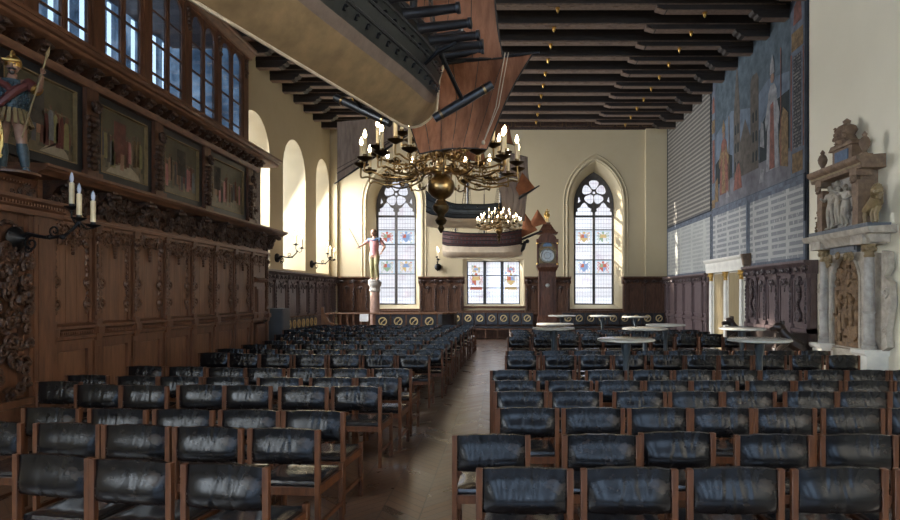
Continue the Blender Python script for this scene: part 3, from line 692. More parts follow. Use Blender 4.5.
# entablature
m=MB(T); m.profile([(-.1,2.60),(.03,2.60),(.03,2.64),(.07,2.66),(.07,2.70),(.03,2.71),(.03,2.76),(-.1,2.76)],7.86,GX1+.02)
m.box(7.86,GX1,-.1,.0,2.76,3.12); gp(m,'architrave','oakl')
for k in range(len(PY)-1):
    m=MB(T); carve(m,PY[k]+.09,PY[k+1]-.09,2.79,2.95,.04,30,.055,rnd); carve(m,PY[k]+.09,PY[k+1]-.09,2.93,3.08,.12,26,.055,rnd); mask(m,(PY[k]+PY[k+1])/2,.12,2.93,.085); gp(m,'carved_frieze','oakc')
for k,u in enumerate(PY):                        # scrolled consoles carrying the cornice
    m=MB(T); m.profile([(0,2.74),(.05,2.74),(.07,2.80),(.10,2.92),(.20,3.04),(.32,3.09),(.32,3.13),(0,3.13)],u-.055,u+.055)
    for j in range(10): m.ell((u+rnd.uniform(-.09,.09),.06+.035*j*.7,2.78+.032*j),(.05,.04,.045),6,4)
    mask(m,u,.13,2.88,.085); m.ell((u,.33,3.05),(.12,.06,.05),8,5); gp(m,'console','oakc')
m=MB(T); m.profile([(-.1,3.12),(.30,3.12),(.33,3.15),(.40,3.17),(.42,3.20),(.44,3.20),(.44,3.235),(-.1,3.26)],7.45,GX1+.25); gp(m,'ledge_cornice','oakl')
# painting storey
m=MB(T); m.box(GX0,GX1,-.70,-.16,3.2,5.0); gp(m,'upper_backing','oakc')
POST=[8.93,10.66,12.42,14.40,15.42]; POST=[8.95,10.67,12.43,15.0]
POST=[7.15,8.95,10.68,12.44,14.55]
for u in POST:
    m=MB(T); m.box(u-.13,u+.13,-.16,-.02,3.25,4.66); m.box(u-.17,u+.17,-.16,.02,3.25,3.42); p=gp(m,'post','oak')
    m=MB(T); mask(m,u,.04,4.36,.10)
    for j in range(9): 
        z=3.50+j*.085; m.ell((u+rnd.uniform(-.03,.03),.0,z),(.07+.02*(j%3),.055,.06),7,5)
        for s in (-1,1): m.ell((u+s*rnd.uniform(.08,.12),-.02,z),(.035,.04,.045),6,4)
    gp(m,'carved_term','oakc',p)
m=MB(T)                                          # ragged carved wing at the far end
for j in range(20): m.ell((14.95+.10*sin(j*1.3)+rnd.uniform(-.05,.05),-.10,3.3+j*.065),(rnd.uniform(.07,.13),.05,.06),6,4)
m.box(14.70,14.95,-.16,-.10,3.25,4.6); gp(m,'carved_wing','oakc')
m=MB(T); m.profile([(-.16,4.61),(.0,4.61),(.02,4.64),(.04,4.67),(.04,4.70),(-.16,4.72)],GX0,15.0); gp(m,'picture_rail','oakl')
for k in range(24):
    u=7.2+k*.335
    if u>15.2: break
    m=MB(T); m.profile([(-.16,4.70),(.02,4.70),(.04,4.73),(.08,4.79),(.13,4.83),(.13,4.88),(-.16,4.88)],u-.06,u+.06)
    m.ell((u,.06,4.76),(.065,.05,.04),7,5); m.ell((u,.14,4.81),(.08,.05,.035),7,5)
    if k%2: mask(m,u,.10,4.78,.05)
    gp(m,'cornice_bracket','oakc')
m=MB(T); carve(m,7.2,15.2,4.74,4.86,-.12,90,.045,rnd,False); gp(m,'carved_soffit_frieze','oakc')
m=MB(T); m.profile([(-.5,4.88),(.16,4.88),(.20,4.91),(.20,4.95),(.25,4.96),(.28,5.0),(.30,5.0),(.30,5.05),(.22,5.07),(-.5,5.09)],GX0,15.75); gp(m,'main_cornice','oakl')
# glazed storey, set back
XU=-.48
WIN=[(5.65,6.75),(7.05,8.15),(8.48,9.55),(9.90,10.92),(11.24,12.34),(12.68,13.72),(14.02,15.12)]
edges=[GX0]+[x for w in WIN for x in w]+[15.5]
for i in range(0,len(edges),2):
    a,b=edges[i],edges[i+1]; m=MB(T); m.box(a,b,XU-.06,XU+.02,5.05,7.62); m.box(a+.05,b-.05,XU+.02,XU+.04,5.09,7.55); p=gp(m,'window_post','oak')
    m=MB(T); c=(a+b)/2
    for j in range(5): m.ell((c+rnd.uniform(-.03,.03),XU+.05,7.05+j*.09),(.07,.05,.06),6,4)
    gp(m,'carved_drop','oakc',p)
for i,(a,b) in enumerate(WIN):
    c=(a+b)/2
    m=MB(T); m.box(c-.035,c+.035,XU-.04,XU+.025,5.05,7.50); m.box(a,b,XU-.06,XU+.02,5.05,5.10); cs=gp(m,'casement_window','oak')
    for (x0,x1) in ((a,c-.035),(c+.035,b)):
        outr=[(x0,5.1),(x0,7.6),(x1,7.6),(x1,5.1)]; w=x1-x0
        hole=[(x0+.028,5.13),(x0+.028,7.22),(x0+.06,7.33),(x0+.13,7.40),((x0+x1)/2,7.44),(x1-.13,7.40),(x1-.06,7.33),(x1-.028,7.22),(x1-.028,5.13)]
        pm=plate(outr,[hole],XU-.04,XU+.01,T)
        m=MB(); m.merge(pm); m.T=T
        for z in (5.70,6.27,6.84): m.box(x0+.04,x1-.04,XU-.035,XU+.005,z-.016,z+.016)
        f=gp(m,'casement','oak',cs)
        m=MB(T); m.prism(hole,XU-.02,XU-.012); gp(m,'pane','glass',cs)
m=MB(T); m.box(GX0,15.5,XU-.12,XU+.03,7.5,7.6); m.profile([(XU-.1,7.56),(XU+.04,7.56),(XU+.06,7.62),(XU+.12,7.66),(XU+.14,7.72),(XU+.18,7.74),(XU+.18,7.80),(XU-.1,7.84)],GX0,15.65); gp(m,'top_cornice','oakl')
m=MB(T); m.box(GX0,15.5,-2.4,XU,7.78,7.84); gp(m,'roof_board','oak')
m=MB(T); m.box(15.42,15.5,-2.4,XU,4.9,7.8); m.box(GX0,GX0+.08,-2.4,XU,4.9,7.8); m.box(GX0,15.5,-2.4,-.16,4.92,5.0); gp(m,'end_wall','oak')
m=MB(T); m.box(GX0+.1,15.4,-2.36,-2.28,5.0,7.76); m.box(15.36,15.41,-2.28,XU-.1,5.0,7.76); iw=gp(m,'inner_glow_wall','roomglow')  # unseen wall made to glow so the panes look brighter
for i in range(25):                               # added glowing strips that imitate window reflections in the panes
    u=4.9+i*.415; m=MB(T); m.box(u,u+.11,-2.27,-2.25,5.1,7.7); gp(m,'inner_glow_strip','glowstrip',iw)
# ------------------------------------------------------------------ carved portal at the picture's left edge
P=thing('carved_portal','carved oak portal with pierced scrollwork at the left edge, under the armoured figure','portal',(-5.62,7.0,0))
T=TL(-5.62)
m=MB(T); m.box(5.2,7.55,-.28,-.06,0,2.9); 
for j in range(9): m.box(5.25+j*.25,5.258+j*.25,-.06,-.055,.4,2.7)
gp(m,'boarding','oak',P)
for (a,b) in ((7.35,7.78),(5.1,5.5)):
    m=MB(T); m.box(a,b,-.28,0,0,2.72); m.box(a+.06,b-.06,0,.02,.5,2.6); m.box(a+.12,b-.12,.02,.03,.6,2.5); gp(m,'stile','oak',P)
m=MB(T); 
for (z0,z1,d) in ((0,.16,.10),(.16,.28,.05),(.28,.36,.075),(.36,.44,.03)): m.box(5.1,7.80,-.28,d,z0,z1)
gp(m,'plinth','oak',P)
m=MB(T); r2=random.Random(5)                       # the pierced scrollwork wing
for i in range(150):
    z=.48+1.75*r2.random()**1.15; wmax=.22+1.0*(1-(z-.48)/1.95); u=7.28-r2.random()*wmax*1.25
    q=r2.uniform(.05,.11)
    if r2.random()<.55: scroll(m,(u,z),q,r2.choice((-1,1)),1.25,.026,.0+r2.uniform(0,.08),10,r2.uniform(0,6))
    else: m.ell((u,r2.uniform(-.02,.07),z),(q*.5,.05,q*.6),6,4)
gp(m,'pierced_scrollwork','oakc',P)
m=MB(T)
for j in range(26):
    z=1.3+j*.045; m.ell((7.22+.05*sin(j*.8),-.03,z),(.03,.03,.03),6,4)
for j in range(16): m.ell((7.18-j*.07,-.03,2.45+.04*sin(j)),(.04,.03,.03),6,4)
gp(m,'scalloped_edging','oakc',P)
m=MB(T); m.profile([(-.28,2.60),(.05,2.60),(.06,2.66),(.10,2.68),(.10,2.72),(.16,2.75),(.16,2.79),(-.28,2.82)],5.0,7.86)
for j in range(60): m.box(5.05+j*.046,5.072+j*.046,.10,.13,2.69,2.725)
gp(m,'cornice','oakl',P)
m=MB(T); m.box(5.3,7.25,-.28,.06,2.80,2.92); m.profile([(-.28,2.92),(.08,2.92),(.12,2.96),(.14,2.99),(-.28,3.01)],5.25,7.32)
for j in range(44): m.box(5.3+j*.045,5.32+j*.045,.085,.115,2.93,2.955)
gp(m,'pedestal','oak',P)
m=MB(T); carve(m,7.0,7.35,2.80,2.92,.07,14,.05,r2,False); gp(m,'carved_corner','oakc',P)

# ------------------------------------------------------------------ four old paintings in the niches
labs=['dark framed painting with small red figures, behind the armoured figure with the spear',
      'framed painting with a pale patch along the bottom, above the triple candle sconce',
      'framed brownish painting with crowded pale figures, third from the left of four',
      'smallest looking framed painting, at the far end of the row nearest the arches']
for i in range(4):
    a,b=POST[i]+.15,POST[i+1]-.15; z0,z1=3.37,4.60; YP=a
    o=thing('framed_painting',labs[i],'painting',(XF-.06,a,z0),0,'paintings along the gallery'); T=TL(XF)
    fo=[(a,z0),(b,z0),(b,z1),(a,z1)]; fi=[(a+.11,z0+.11),(b-.11,z0+.11),(b-.11,z1-.11),(a+.11,z1-.11)]; fj=[(a+.125,z0+.125),(b-.125,z0+.125),(b-.125,z1-.125),(a+.125,z1-.125)]
    plate(fo,[fi],-.15,-.07,T).build('frame',mats['blackframe'],o,True)
    plate(fi,[fj],-.13,-.065,T).build('gilt_slip',mats['stonegold'],o,True)
    m=MB(T); m.box(a+.1,b-.1,-.14,-.12,z0+.1,z1-.1); m.build('canvas',canvas_mat(i+1),o,True)
    # painted people, each a flat coloured outline on the canvas
    r3=random.Random(40+i)
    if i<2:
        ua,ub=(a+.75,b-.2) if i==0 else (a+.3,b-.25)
        m=MB(T); m.prism([(ua,z0+.16),(ub,z0+.15),(ub-.06,z0+.24),(ub-.25,z0+.33),(ua+.4,z0+.34),(ua+.1,z0+.24)],-.12,-.1175); m.build('pale_patch',mats['keel'],o,True)  # flat pale patch low on the first two canvases
    m=MB(T); m.box(a+.14,b-.14,-.12,-.118,z0+.74,z1-.14); m.build('painted_hall',mats['olive2'],o,True)
    m=MB(T); uq=a+.3+.5*r3.random(); m.prism([(uq,z0+.5),(uq+.3,z0+.5),(uq+.3,z1-.25),(uq,z1-.25)],-.118,-.1165); m.build('painted_canopy',mats['muralred' if i==1 else 'muralbrown'],o,True)
    for q in range(15):
        u=a+.2+(b-a-.40)*(q+.5*r3.random())/15; h=r3.uniform(.40,.56); zb=z0+r3.uniform(.24,.40); w=r3.uniform(.030,.055)
        m=MB(T); m.prism([(u-w,zb),(u+w,zb),(u+w*1.1,zb+h*.45),(u+w*.8,zb+h*.78),(u+w*.3,zb+h*.84),(u-w*.3,zb+h*.84),(u-w*.9,zb+h*.76),(u-w*.8,zb+h*.4)],-.12,-.117); f_=m.build('painted_figure',mats[r3.choice(['muralred','muralgold','muralbrown','olive','muralgrey','skin2','skin','redcloth','pinkcloth','muralwhite'])],o,True)
        m=MB(T); m.prism([(u+w*.42*cos(t*pi/4),zb+h*.92+w*.6*sin(t*pi/4)) for t in range(8)],-.12,-.1165); m.build('painted_head',mats['muralface'],f_,True)
# ================================================================== WALL PANELLING
def wainscot(label, T, loc, u0,u1, ztop, pils, dz=.0, depth=.10, seed=1, carved=True, ends=False, wood='dwood'):
    o=thing('wall_panelling',label,'wood panelling',loc); r=random.Random(seed)
    b=lambda m,n,mt,p=o: m.build(n,mats[mt.replace('dwood',wood)],p,True)
    m=MB(T); m.box(u0,u1,0,depth,0,ztop-.08); b(m,'back_board','dwood')
    m=MB(T); m.profile([(0,ztop-.28),(depth+.03,ztop-.28),(depth+.05,ztop-.22),(depth+.05,ztop-.12),(depth+.12,ztop-.08),(depth+.16,ztop-.05),(depth+.16,ztop),(0,ztop)],u0-.04,u1+.04); b(m,'cornice','dwood')
    m=MB(T); n=max(2,int((u1-u0)/.32))
    for i in range(n):
        u=u0+(u1-u0)*(i+.5)/n; m.ell((u,depth+.07,ztop-.18),(.09,.05,.06),7,5)
        for s in (-1,1): scroll(m,(u+s*.11,ztop-.18),.06,s,1.1,.018,depth+.06,8,0)
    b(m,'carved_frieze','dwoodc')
    m=MB(T); m.profile([(0,.86),(depth+.05,.86),(depth+.08,.90),(depth+.08,.95),(0,.98)],u0,u1); m.box(u0,u1,0,depth+.05,0,.15); b(m,'rail','dwood')
    for i in range(len(pils)-1):
        a,c=pils[i]+.07,pils[i+1]-.07
        m=MB(T)
        for (z0,z1) in ((.20,.82),(1.04,ztop-.34)):
            for (x0,x1,y0,y1) in ((a,a+.05,z0,z1),(c-.05,c,z0,z1),(a+.05,c-.05,z0,z0+.05),(a+.05,c-.05,z1-.05,z1)): m.box(x0,x1,depth,depth+.03,y0,y1)
        m.box(a+.09,c-.09,depth,depth+.02,1.13,ztop-.43); b(m,'panel','dwood')
        if carved:
            m=MB(T); uc=(a+c)/2
            for s in (-1,1): scroll(m,(uc+s*(c-a)*.22,ztop-.44),(c-a)*.15,s,1.1,.018,depth+.04,9,pi/2)
            m.ell((uc,depth+.04,ztop-.42),(.06,.04,.07),7,5)
            for j in range(3): m.ell((uc,depth+.03,ztop-.52-j*.05),(.035-.008*j,.02,.03),6,4)
            b(m,'carved_drop','dwoodc')
    for i,u in enumerate(pils):
        m=MB(T); m.box(u-.06,u+.06,depth,depth+.06,0,ztop-.28); m.box(u-.08,u+.08,depth,depth+.09,.80,.98); m.box(u-.08,u+.08,depth,depth+.09,0,.18); m.box(u-.08,u+.08,depth,depth+.09,ztop-.36,ztop-.28)
        p=b(m,'pilaster','dwood')
        m=MB(T); mask(m,u,depth+.10,ztop-.17,.075); m.box(u-.012,u+.012,depth+.05,depth+.075,1.08,ztop-.15)
        if carved:
            for j in range(9): m.ell((u+r.uniform(-.02,.02),depth+.07,1.1+j*(ztop-1.6)/8),(.035,.03,.05),6,4)
        b(m,'carved_ornament','dwoodc',p)
    if ends:                                       # S-shaped carved brackets with a round boss near both ends
        for u in ((pils[0]+pils[1])/2,(pils[-1]+pils[-2])/2):
            m=MB(T)
            scroll(m,(u,1.75),.10,1,1.2,.035,depth+.06,12,0); scroll(m,(u,1.95),.08,-1,1.2,.03,depth+.06,12,0)
            m.torus((u,depth+.05,1.22),.10,.035,14,6); m.ell((u,depth+.05,1.22),(.06,.05,.09),8,5)
            for j in range(14): m.ell((u+.05*sin(j*.9),depth+.05,1.36+j*.05),(.045,.04,.04),6,4)
            b(m,'carved_bracket','dwoodc')
    return o
TBK=TB(YB)
wainscot('short dark panelling in the left corner of the end wall, left of the tall window',TBK,(-5.8,YB,0),-6.38,-5.16,2.36,[-6.3,-5.75,-5.24],seed=1)
wainscot('dark carved panelling on the end wall between the left tall window and the low window',TBK,(-2.4,YB,0),-3.22,-1.52,2.36,[-3.15,-2.62,-2.1,-1.6],seed=2)
wainscot('dark carved panelling on the end wall behind the longcase clock',TBK,(1.7,YB,0),.86,2.58,2.36,[.93,1.45,1.95,2.50],seed=3)
wainscot('dark panelling on the end wall right of the right tall window',TBK,(5.4,YB,0),4.62,6.30,2.36,[4.70,5.45,6.2],seed=4,carved=False,depth=.17)
for (a,b,lab) in ((-5.15,-3.24,'low dark boarding under the left tall window'),(-1.5,.84,'low dark boarding under the low window'),(2.60,4.60,'low dark boarding under the right tall window')):
    o=thing('wall_boarding',lab,'wood panelling',((a+b)/2,YB,0)); m=MB(TBK); m.box(a,b,0,.10,0,1.05); m.build('board',mats['dwood'],o,True)
    m=MB(TBK); m.profile([(0,.96),(.14,.96),(.17,1.0),(.17,1.05),(0,1.07)],a,b); m.build('capping_rail',mats['dwood'],o,True)
    m=MB(TBK); n=4
    for i in range(n):
        x0=a+(b-a)*i/n+.04; x1=a+(b-a)*(i+1)/n-.04; m.box(x0,x1,.10,.12,.2,.9)
    m.build('panel',mats['dwood'],o,True)
wainscot('dark carved panelling along the left wall beyond the gallery, under the sconces',TL(XL),(XL,20,0),15.6,23.85,2.36,[15.9,16.9,17.6,18.6,19.6,20.6,21.4,22.3,23.1,23.75],depth=.16,seed=6,wood='vwood')
o=wainscot('dark panelling along the right wall between the corner and the white doorway',TR(XR),(XR,21,0),18.85,23.9,2.32,[18.95,19.35,20.35,21.4,22.4,23.3,23.8],seed=7,carved=False,wood='vwood')
wainscot('violet-brown carved panelling between the white doorway and the stone monument',TR(XR),(XR,14.3,0),12.52,15.74,2.36,[12.6,13.28,13.96,14.6,15.1,15.66],depth=.14,seed=8,ends=True,wood='vwood')

# ------------------------------------------------------------------ painted text panels and mural on the right wall
def wallpanel(name,label,cat,u0,u1,z0,z1,mt,bord='border',bw=.09,group=None):
    T=TR(XR-.004); o=thing(name,label,cat,(XR,(u0+u1)/2,z0),0,group)
    m=MB(T); m.box(u0,u1,0,.02,z0,z1); m.build('painted_ground',mats[mt],o,True)
    plate([(u0,z0),(u1,z0),(u1,z1),(u0,z1)],[[(u0+bw,z0+bw),(u1-bw,z0+bw),(u1-bw,z1-bw),(u0+bw,z1-bw)]],.005,.032,T).build('painted_border',mats[bord],o,True); return o
wallpanel('inscription_panel','tall wall panel densely covered with dark blackletter rows, in the far right corner','inscription',18.86,23.86,4.19,8.06,'text_dense','borderd',.05)
wallpanel('inscription_panel','faded pale inscription panel in the far right corner below the dense dark one','inscription',18.86,23.86,2.34,4.10,'text_faint','border',.06)
wallpanel('inscription_panel','grey inscription panel under the mural, above the white doorway','inscription',16.02,18.78,2.6,4.10,'text_mid')
wallpanel('inscription_panel','grey inscription panel under the mural, above the carved panelling beside the monument','inscription',12.95,15.98,2.36,4.10,'text_mid')
m=MB(TR(XR)); m.box(12.9,23.9,0,.04,4.10,4.19); struct(m.build('trim_24',mats['border']),'blue-grey painted band between mural and inscriptions')
m=MB(TR(XR)); m.box(12.86,12.95,0,.04,2.36,8.1); m.box(12.90,12.96,.04,.07,3.2,4.2); struct(m.build('trim_25',mats['borderd']),'dark edge of the painted wall field')
mu=thing('mural','large faded mural of two robed figures beside brown church towers under blue sky','mural',(XR,15.9,4.2)); T=TR(XR)
def mp(name,mt,polys,v0=.02,v1=.024):
    for p in polys:
        m=MB(T); m.prism(p,v0,v1); m.build(name,mats[mt],mu,True)
m=MB(T); m.box(12.96,18.80,0,.02,4.19,8.08); m.build('painted_ground',mats['muralblue'],mu,True)
mp('pale_sky','muralsky',[[(13.7,5.0),(18.5,5.0),(18.5,6.35),(17.2,6.75),(15.9,6.45),(14.8,6.8),(13.7,6.6)]],.02,.022)
mp('ground','muralgrey',[[(13.0,4.22),(18.75,4.22),(18.75,4.75),(16.2,4.95),(13.0,4.8)]],.02,.023)
# generic church towers
mp('church_tower','muralbrown',[[(16.55,4.8),(17.0,4.8),(17.0,6.55),(16.80,7.75),(16.72,7.75),(16.55,6.55)],[(15.35,4.8),(15.85,4.8),(15.85,7.05),(15.75,7.2),(15.45,7.2),(15.35,7.05)],[(15.85,4.8),(16.55,4.8),(16.55,5.7),(16.2,6.25),(15.85,5.7)]],.022,.026)
mp('church_window','muraldark',[[(u,z),(u+.10,z),(u+.10,z+.22),(u+.05,z+.28),(u,z+.22)] for u in (16.63,16.82,15.43,15.62) for z in (5.0,5.5,6.0)],.026,.028)
mp('dark_hill','muraldark',[[(13.7,4.9),(15.3,4.9),(15.3,5.7),(14.7,6.15),(13.7,6.2)],[(17.1,4.9),(18.5,4.9),(18.5,5.5),(17.8,5.75),(17.1,5.5)]],.0235,.025)
def robed(u,z,h,ca,cb,cc,staff):
    mp('robed_figure',ca,[[(u-.34,z),(u+.34,z),(u+.27,z+h*.45),(u+.22,z+h*.72),(u+.10,z+h*.78),(u-.10,z+h*.78),(u-.22,z+h*.72),(u-.30,z+h*.4)]],.025,.030)
    mp('robe_front',cb,[[(u-.13,z+.02),(u+.16,z+.02),(u+.10,z+h*.6),(u-.06,z+h*.62)]],.030,.033)
    mp('painted_head','muralface',[[(u+.10*cos(a*pi/5),z+h*.84+.12*sin(a*pi/5)) for a in range(10)]],.030,.034)
    mp('painted_hat',cc,[[(u-.12,z+h*.88),(u+.12,z+h*.88),(u+.10,z+h*.97),(u,z+h*1.06),(u-.10,z+h*.97)]],.034,.037)
    mp('painted_staff',cb,[[(u+staff-.02,z),(u+staff+.02,z),(u+staff+.02,z+h*1.05),(u+staff-.02,z+h*1.05)]],.034,.036)
    for s in (-1,1): mp('painted_sleeve',cc,[[(u+s*.18,z+h*.70),(u+s*.40,z+h*.48),(u+s*.34,z+h*.38),(u+s*.12,z+h*.55)]],.034,.036)
robed(17.75,4.55,2.0,'muralred','muralgold','muralgold',-.42); robed(14.55,4.6,2.55,'muralwhite','muralred','muralwhite',-.45)
mp('kneeling_figure','muralred',[[(16.4,4.5),(17.0,4.5),(16.9,4.9),(16.75,5.15),(16.6,5.2),(16.5,4.95)]],.027,.031)
mp('ornamental_shield','muralgold',[[(13.75,4.5),(14.15,4.6),(14.2,5.3),(14.0,5.9),(13.75,5.7)],[(18.2,4.4),(18.5,4.4),(18.45,5.0),(18.25,5.1)]],.027,.031)
mp('drapery','muralwhite',[[(15.0,5.2),(15.25,5.3),(15.2,5.9),(15.05,5.8)],[(15.0,4.4),(15.3,4.4),(15.2,4.75),(15.02,4.7)],[(17.3,4.4),(17.6,4.4),(17.5,4.62)]],.028,.031)
# painted side borders with red and gold cartouches
mp('side_border','border',[[(13.0,4.22),(13.62,4.22),(13.62,8.08),(13.0,8.08)],[(18.45,4.22),(18.78,4.22),(18.78,8.08),(18.45,8.08)]],.024,.028)
mp('border_cartouche','muralgold',[[(13.08,4.3),(13.55,4.3),(13.55,4.72),(13.08,4.72)],[(13.05,6.95),(13.58,6.95),(13.58,7.35),(13.05,7.35)],[(18.50,6.5),(18.74,6.5),(18.74,6.9),(18.50,6.9)],[(18.48,4.25),(18.75,4.25),(18.75,4.5),(18.48,4.5)]],.028,.032)
mp('border_figure','muralred',[[(13.12,7.5),(13.5,7.5),(13.45,7.9),(13.3,8.0),(13.15,7.9)],[(18.52,7.1),(18.72,7.1),(18.70,7.5),(18.6,7.6),(18.53,7.5)],[(18.52,5.0),(18.7,5.0),(18.7,6.3),(18.52,6.3)]],.028,.032)
mp('border_text_strip','text_dark',[[(13.14,4.82),(13.5,4.82),(13.5,6.82),(13.14,6.82)]],.028,.031)
mp('border_line','muralred',[[(13.56,4.8),(13.62,4.8),(13.62,6.9),(13.56,6.9)],[(13.02,4.8),(13.07,4.8),(13.07,6.9),(13.02,6.9)]],.030,.033)

# ------------------------------------------------------------------ white doorway
D=thing('stone_doorway','white stone doorway with three slender columns with gilt capitals on the right wall','doorway',(XR,17.35,0)); T=TR(XR-.004)
b=lambda m,n,mt,p=D: m.build(n,mats[mt],p,True)
m=MB(T); m.box(15.98,18.78,0,.06,0,2.32); b(m,'back_slab','whitestone')
m=MB(T); m.profile([(0,2.30),(.18,2.30),(.19,2.36),(.19,2.46),(.20,2.48),(.20,2.58),(.24,2.61),(.27,2.65),(.27,2.69),(0,2.72)],15.90,18.84); b(m,'entablature','whitestone')
for u in (18.55,17.35,16.2):
    m=MB(T); c=lambda: None
    mm=MB(); mm.lathe([(.12,0),(.12,.10),(.10,.12),(.115,.16),(.085,.2),(.08,1.2),(.072,2.06)],(0,0,0),14); m.merge(mm,lambda x,y,z,u=u:(u+x,.115+y*.75,z)); col=b(m,'column','whitestone')
    m=MB(T); mm=MB(); mm.lathe([(.075,0),(.09,.03),(.07,.05),(.085,.12),(.12,.20),(.13,.24)],(0,0,2.06),12); m.merge(mm,lambda x,y,z,u=u:(u+x,.115+y*.75,z))
    for k in range(6): m.ell((u+.10*cos(k),.115+.07*sin(k),2.22),(.035,.035,.04),6,4)
    b(m,'capital','gold',col)
    m=MB(T); m.box(u-.13,u+.13,.05,.09,0,2.3); b(m,'jamb','whitestone')
for a,c in ((16.36,17.2),(17.5,18.4)):
    m=MB(T); m.box(a,c,.06,.075,0.02,2.26)
    for (z0,z1) in ((.2,1.0),(1.15,2.1)): m.box(a+.1,c-.1,.075,.09,z0,z1)
    b(m,'door_leaf','doorpanel')
m=MB(T); m.profile([(0,2.40),(.20,2.40),(.26,2.70),(0,2.72)],15.80,15.90); b(m,'end_bracket','stoneb')

# ------------------------------------------------------------------ people as carved figures
def hand(mb, w, d, side, s):
    d=Vector(d).normalized(); n=Vector(side).normalized(); w=Vector(w)
    mb.ell(tuple(w+d*s*.45),(s*.30,s*.30,s*.42),7,5)
    for k in range(4):
        o=n*((k-1.5)*s*.17); L=(.55,.68,.64,.48)[k]*s; a=w+d*s*.7+o; c=a+d*L*.55; e=c+(d*.6+Vector((0,-.5,-.4))).normalized()*L*.5
        mb.tube([a,c,e],[s*.10,s*.09,s*.06],5)
    a=w+d*s*.25+n*s*.3; mb.tube([a,a+(d+n).normalized()*s*.3,a+(d*1.6+n*.4).normalized()*s*.55],[s*.11,s*.10,s*.07],5)
def person(h, LH, LE, RH, RE, LK=(.06,-.02,.285), RK=(-.06,-.02,.285), LF=(.07,0,.03), RF=(-.07,0,.03), bend=(0,0,0), head=(0,0,0)):
    """standing body of height h, facing -y; hands and elbows given for height 1"""
    bx,by,bz=bend
    J={'pel':(0,0,.52),'bel':(bx*.4,by*.4,.62),'che':(bx*.8,by*.8,.735+bz),'nek':(bx,by,.835+bz),'hed':(bx+head[0],by-.01+head[1],.885+bz),
       'lsh':(.105+bx,by,.805+bz),'lel':LE,'lwr':LH,'rsh':(-.105+bx,by,.805+bz),'rel':RE,'rwr':RH,
       'lhp':(.052,0,.49),'lkn':LK,'lan':(LF[0],LF[1],LF[2]+.02),'lto':(LF[0]*1.25,LF[1]-.085,LF[2]-.012),
       'rhp':(-.052,0,.49),'rkn':RK,'ran':(RF[0],RF[1],RF[2]+.02),'rto':(RF[0]*1.25,RF[1]-.085,RF[2]-.012)}
    E=[('pel','bel'),('bel','che'),('che','nek'),('nek','hed'),('che','lsh'),('lsh','lel'),('lel','lwr'),('che','rsh'),('rsh','rel'),('rel','rwr'),
       ('pel','lhp'),('lhp','lkn'),('lkn','lan'),('lan','lto'),('pel','rhp'),('rhp','rkn'),('rkn','ran'),('ran','rto')]
    R=dict(pel=(.080,.062),bel=(.070,.055),che=(.088,.062),nek=.032,hed=.045,lsh=.045,rsh=.045,lel=.030,rel=.030,lwr=.019,rwr=.019,lhp=.066,rhp=.066,lkn=.043,rkn=.043,lan=.027,ran=.027,lto=.020,rto=.020)
    mb=skin_mb(J,E,R,'pel')
    hc=Vector((bx+head[0],by-.015+head[1],.935+bz)); mb.ell(tuple(hc),(.048,.056,.066),12,8)
    mb.ell(tuple(hc+Vector((0,-.056,-.008))),(.010,.016,.018),6,4); mb.ell(tuple(hc+Vector((0,-.045,-.052))),(.018,.018,.014),6,4)
    for k in (-1,1):
        mb.ell(tuple(hc+Vector((k*.020,-.048,.008))),(.010,.008,.006),6,4); mb.ell(tuple(hc+Vector((k*.020,-.047,.022))),(.017,.010,.005),6,4); mb.ell(tuple(hc+Vector((k*.048,.005,0))),(.008,.014,.020),6,4)
    mb.ell(tuple(hc+Vector((0,-.050,-.034))),(.018,.008,.005),6,4)
    for hnd,el in ((LH,LE),(RH,RE)):
        d=Vector(hnd)-Vector(el); hand(mb,Vector(hnd),d,(1,0,0) if abs(d.normalized().x)<.8 else (0,0,1),.05)
    for i,p in enumerate(mb.v): mb.v[i]=(p[0]*h,p[1]*h,p[2]*h)
    return mb
# ------------------------------------------------------------------ armoured figure on the portal
hA=1.30; A=thing('armoured_statue','painted wooden warrior in blue scale armour and gold helmet, spear in raised hand','statue',(-5.56,7.02,3.02),radians(28))
pb=person(hA,(.235,-.16,.855),(.20,-.05,.735),(-.19,-.10,.50),(-.20,.0,.64),LK=(.075,-.05,.285),RK=(-.065,-.02,.285),LF=(.10,-.02,.03),RF=(-.07,.02,.03),head=(.012,-.01,0))
pb.build('body',mats['skin'],A)
m=MB()
m.grid(lambda s,t:((.098+.022*sin(t*pi))*hA*cos(2*pi*s)*(1-.15*t),(.072+.018*sin(t*pi))*hA*sin(2*pi*s),(.54+.275*t)*hA),24,12)
for j in range(8):
    for k in range(16):
        a=2*pi*(k+.5*(j%2))/16; t=j/8; m.ell(((.104+.020*sin(t*pi))*hA*cos(a)*(1-.12*t),(.078+.018*sin(t*pi))*hA*sin(a),(.55+.255*t)*hA),(.020,.020,.022),5,4)
m.build('scale_cuirass',mats['armour'],A)
m=MB()
for k in range(20):
    a=2*pi*k/20; m.bar((.105*hA*cos(a),.085*hA*sin(a),.56*hA),(.155*hA*cos(a),.135*hA*sin(a),.42*hA),.035,.014)
m.build('pleated_skirt',mats['stonegold'],A)
m=MB(); m.tube([(.13*hA,-.02*hA,.80*hA),(.04*hA,-.105*hA,.70*hA),(-.08*hA,-.10*hA,.56*hA)],[.04,.05,.035],8); m.tube([(-.12*hA,.0,.80*hA),(-.02*hA,-.10*hA,.74*hA),(.03*hA,-.11*hA,.68*hA)],[.035,.04,.03],8); m.build('red_sash',mats['redcloth'],A)
